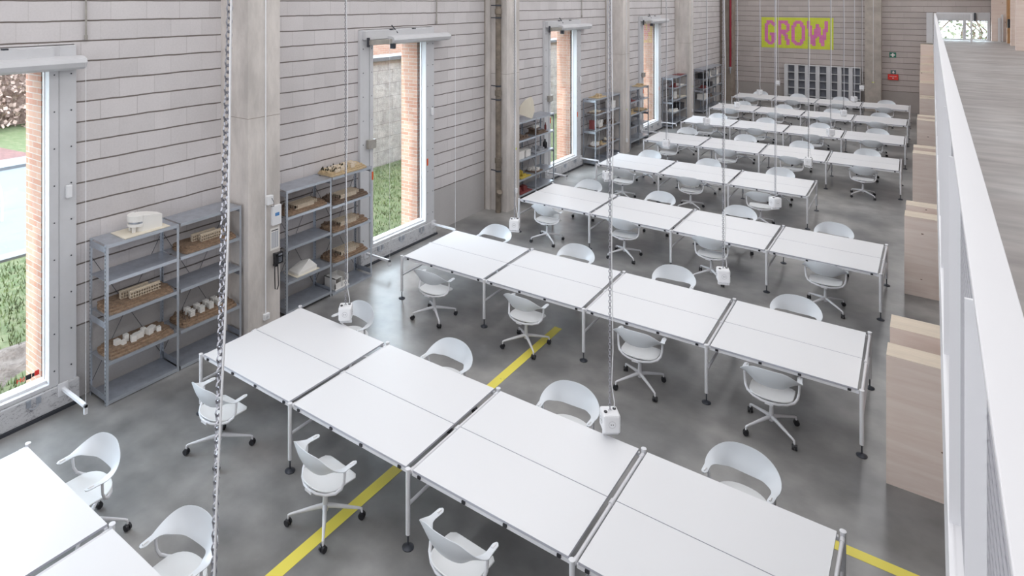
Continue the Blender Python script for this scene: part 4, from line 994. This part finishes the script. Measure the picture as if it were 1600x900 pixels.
for i, (yy, lab) in enumerate(((14.0, 'second'), (21.3, 'third'), (28.8, 'fourth'))):
    r = thing('conduit', 'white conduit with a low junction box on the front of the %s column' % lab, 'conduit', (XC, yy, 0), 0, 'conduits on the columns')
    obj('tube', MB().tube([(0.013, 0, ZR), (0.013, 0, 0.5)], 0.011, 8), M['wplastic'], r); obj('box', MB().box(0.002, 0.05, -0.04, 0.04, 0.38, 0.5), M['wplastic'], r, bevel=0.005); obj('tag', MB().box(0.024, 0.027, -0.02, 0.02, 1.45, 1.5), M['lime'], r)
# corner: red fire main
r = thing('fire_main', 'dark red riser pipe with a brass valve in the far left corner', 'riser pipe', (-8.30, 35.82, 0))
obj('pipe', MB().cyl(0, 0, 1.75, ZR, 0.05, n=14), M['red'], r, smooth=True); obj('valve', MB().cyl(0, 0, 1.55, 1.78, 0.035).box(-0.09, 0.09, -0.02, 0.02, 1.68, 1.71).cyl(0, 0, 1.40, 1.56, 0.018), M['grey_steel'], r)
r = thing('drain_pipe', 'dark brown pipe with brass couplings beside the red riser in the corner', 'drain pipe', (-8.62, 35.7, 0))
obj('pipe', MB().cyl(0, 0, 0, ZR, 0.07, n=14), M['col_dark'], r, smooth=True); obj('coupling', MB().cyl(0, 0, 4.5, 4.6, 0.085).cyl(0, 0, 3.0, 3.1, 0.085).cyl(0, 0, 2.2, 2.28, 0.085), M['brown'], r, smooth=True)

# ------------------------------------------------------------ back wall
# sticky-note mural
mu = thing('sticky_note_mural', 'yellow and pink sticky note mural reading GROW on the far wall', 'mural', (-5.425, YB - 0.002, 3.525))
nx_, nz_ = 42, 20; x0, z1_ = -1.595, 0.77; cw, chh = 3.19/nx_, 1.54/nz_
segs = [[(7.6,4.6),(6.4,3),(4.4,3),(3.1,5),(3.1,14.5),(4.4,16.8),(6.6,16.8),(7.6,14.6),(7.6,11),(6,11)],
        [(10.9,3),(10.9,17)], [(10.9,3),(14.6,3),(16.2,5),(16.2,7.6),(14.6,9.6),(10.9,9.6)], [(14,10),(16.2,17)],
        [(20.6,3.2),(23.2,3.2),(24.8,6),(24.8,14.5),(23.2,17),(20.6,17),(19,14.5),(19,6),(20.6,3.2)],
        [(28,3),(28.8,8),(30.6,17)], [(30.6,17),(33,5)], [(33,5),(35.8,17)], [(35.8,17),(38.4,3)]]
def dseg(p, a, b_):
    ax, ay = a; bx, by = b_; t = max(0, min(1, ((p[0]-ax)*(bx-ax)+(p[1]-ay)*(by-ay))/((bx-ax)**2+(by-ay)**2)))
    return math.hypot(p[0]-ax-t*(bx-ax), p[1]-ay-t*(by-ay))
ym, pm = MB(), MB()
for i in range(nx_):
    for j in range(nz_):
        c_ = (i + .5, j + .5); hit = any(dseg(c_, s_[q], s_[q+1]) < 1.12 for s_ in segs for q in range(len(s_)-1))
        xa = x0 + i*cw; za = z1_ - (j+1)*chh; m = pm if hit else ym; j1 = random.uniform(0, .004)
        m.box(xa + 0.001, xa + cw - 0.002, -0.006 - j1, -0.002, za + 0.001, za + chh - 0.002)
obj('yellow_notes', ym, mat('yellow_note', (0.66, 0.72, 0.06), 0.7, var=0.06, scale=3), mu); obj('pink_notes', pm, mat('pink_note', (0.72, 0.20, 0.46), 0.7, var=0.10, scale=3), mu)
# locker rack
lk = thing('cabinet_rack', 'long pale grey open pigeonhole cabinet below the mural', 'cabinet', (-4.31, YB - 0.36, 0))
x0 = -1.60; n = 7; pw = 3.2/n
b = MB(); b.box(x0, -x0, 0.33, 0.35, 0.05, 1.96); obj('back_panel', b, mat('grey_back_panel', (0.26, 0.27, 0.31), 0.6, var=0.1, scale=2), lk)
for k in range(n + 1): obj('side_panel', MB().box(x0 + k*pw - 0.012, x0 + k*pw + 0.012, 0, 0.33, 0, 1.96), M['frame'], lk)
for k in range(n): obj('side_panel', MB().box(x0 + k*pw + 0.012, x0 + k*pw + 0.155, 0, 0.33, 0.0, 1.955), M['frame'], lk)
for z in (0.05, 0.44, 0.82, 1.20, 1.58, 1.945): obj('shelf', MB().box(x0 + 0.0, -x0, -0.008, 0.33, z, z + 0.02), M['frame'], lk)
# signs
r = thing('first_aid_sign', 'green first aid sign with a white cross on the far wall', 'sign', (-1.463, YB, 2.62))
obj('board', MB().box(-0.13, 0.13, -0.012, 0, -0.12, 0.12), mat('sign_green', (0.02, 0.16, 0.11), 0.5), r); obj('cross', MB().box(-0.03, 0.03, -0.015, -0.012, -0.085, 0.085).box(-0.085, -0.03, -0.015, -0.012, -0.03, 0.03).box(0.03, 0.085, -0.015, -0.012, -0.03, 0.03), M['paper'], r)
r = thing('call_point_sign', 'small grey green sign with a pale symbol above the red box', 'sign', (-1.44, YB, 1.82))
obj('board', MB().box(-0.10, 0.10, -0.012, 0, -0.10, 0.10), mat('sign_teal', (0.10, 0.17, 0.18), 0.5), r); obj('symbol', MB().add([(0, -0.013, 0.07), (0.05, -0.013, 0), (0.02, -0.013, -0.05), (-0.02, -0.013, -0.05), (-0.05, -0.013, 0)] + [(0, -0.015, 0.07), (0.05, -0.015, 0), (0.02, -0.015, -0.05), (-0.02, -0.015, -0.05), (-0.05, -0.015, 0)], [(0,1,2,3,4),(5,6,7,8,9)]), M['paper'], r)
r = thing('first_aid_box', 'red box with small white lettering on the far wall', 'wall box', (-1.45, YB, 1.61))
obj('case', MB().box(-0.20, 0.20, -0.10, 0, -0.14, 0.12), M['signred'], r, bevel=0.01)
b = MB()
for k in range(7): b.box(-0.13 + k*0.038, -0.105 + k*0.038, -0.102, -0.1, 0.01, 0.04)
b.box(-0.03, 0.03, -0.102, -0.1, -0.07, -0.035); obj('lettering', b, M['paper'], r)
o = obj('wall_tag', MB().box(-2.24, -2.15, YB - 0.505, YB - 0.501, 1.33, 1.37), M['lime']); tag(o, 'small lime tag on the far wall column', 'tag')
o = obj('conduit', MB().tube([(-2.19, YB - 0.512, ZR), (-2.19, YB - 0.512, 1.3)], 0.008, 6), M['wplastic']); tag(o, 'thin pale conduit down the far wall column', 'conduit')
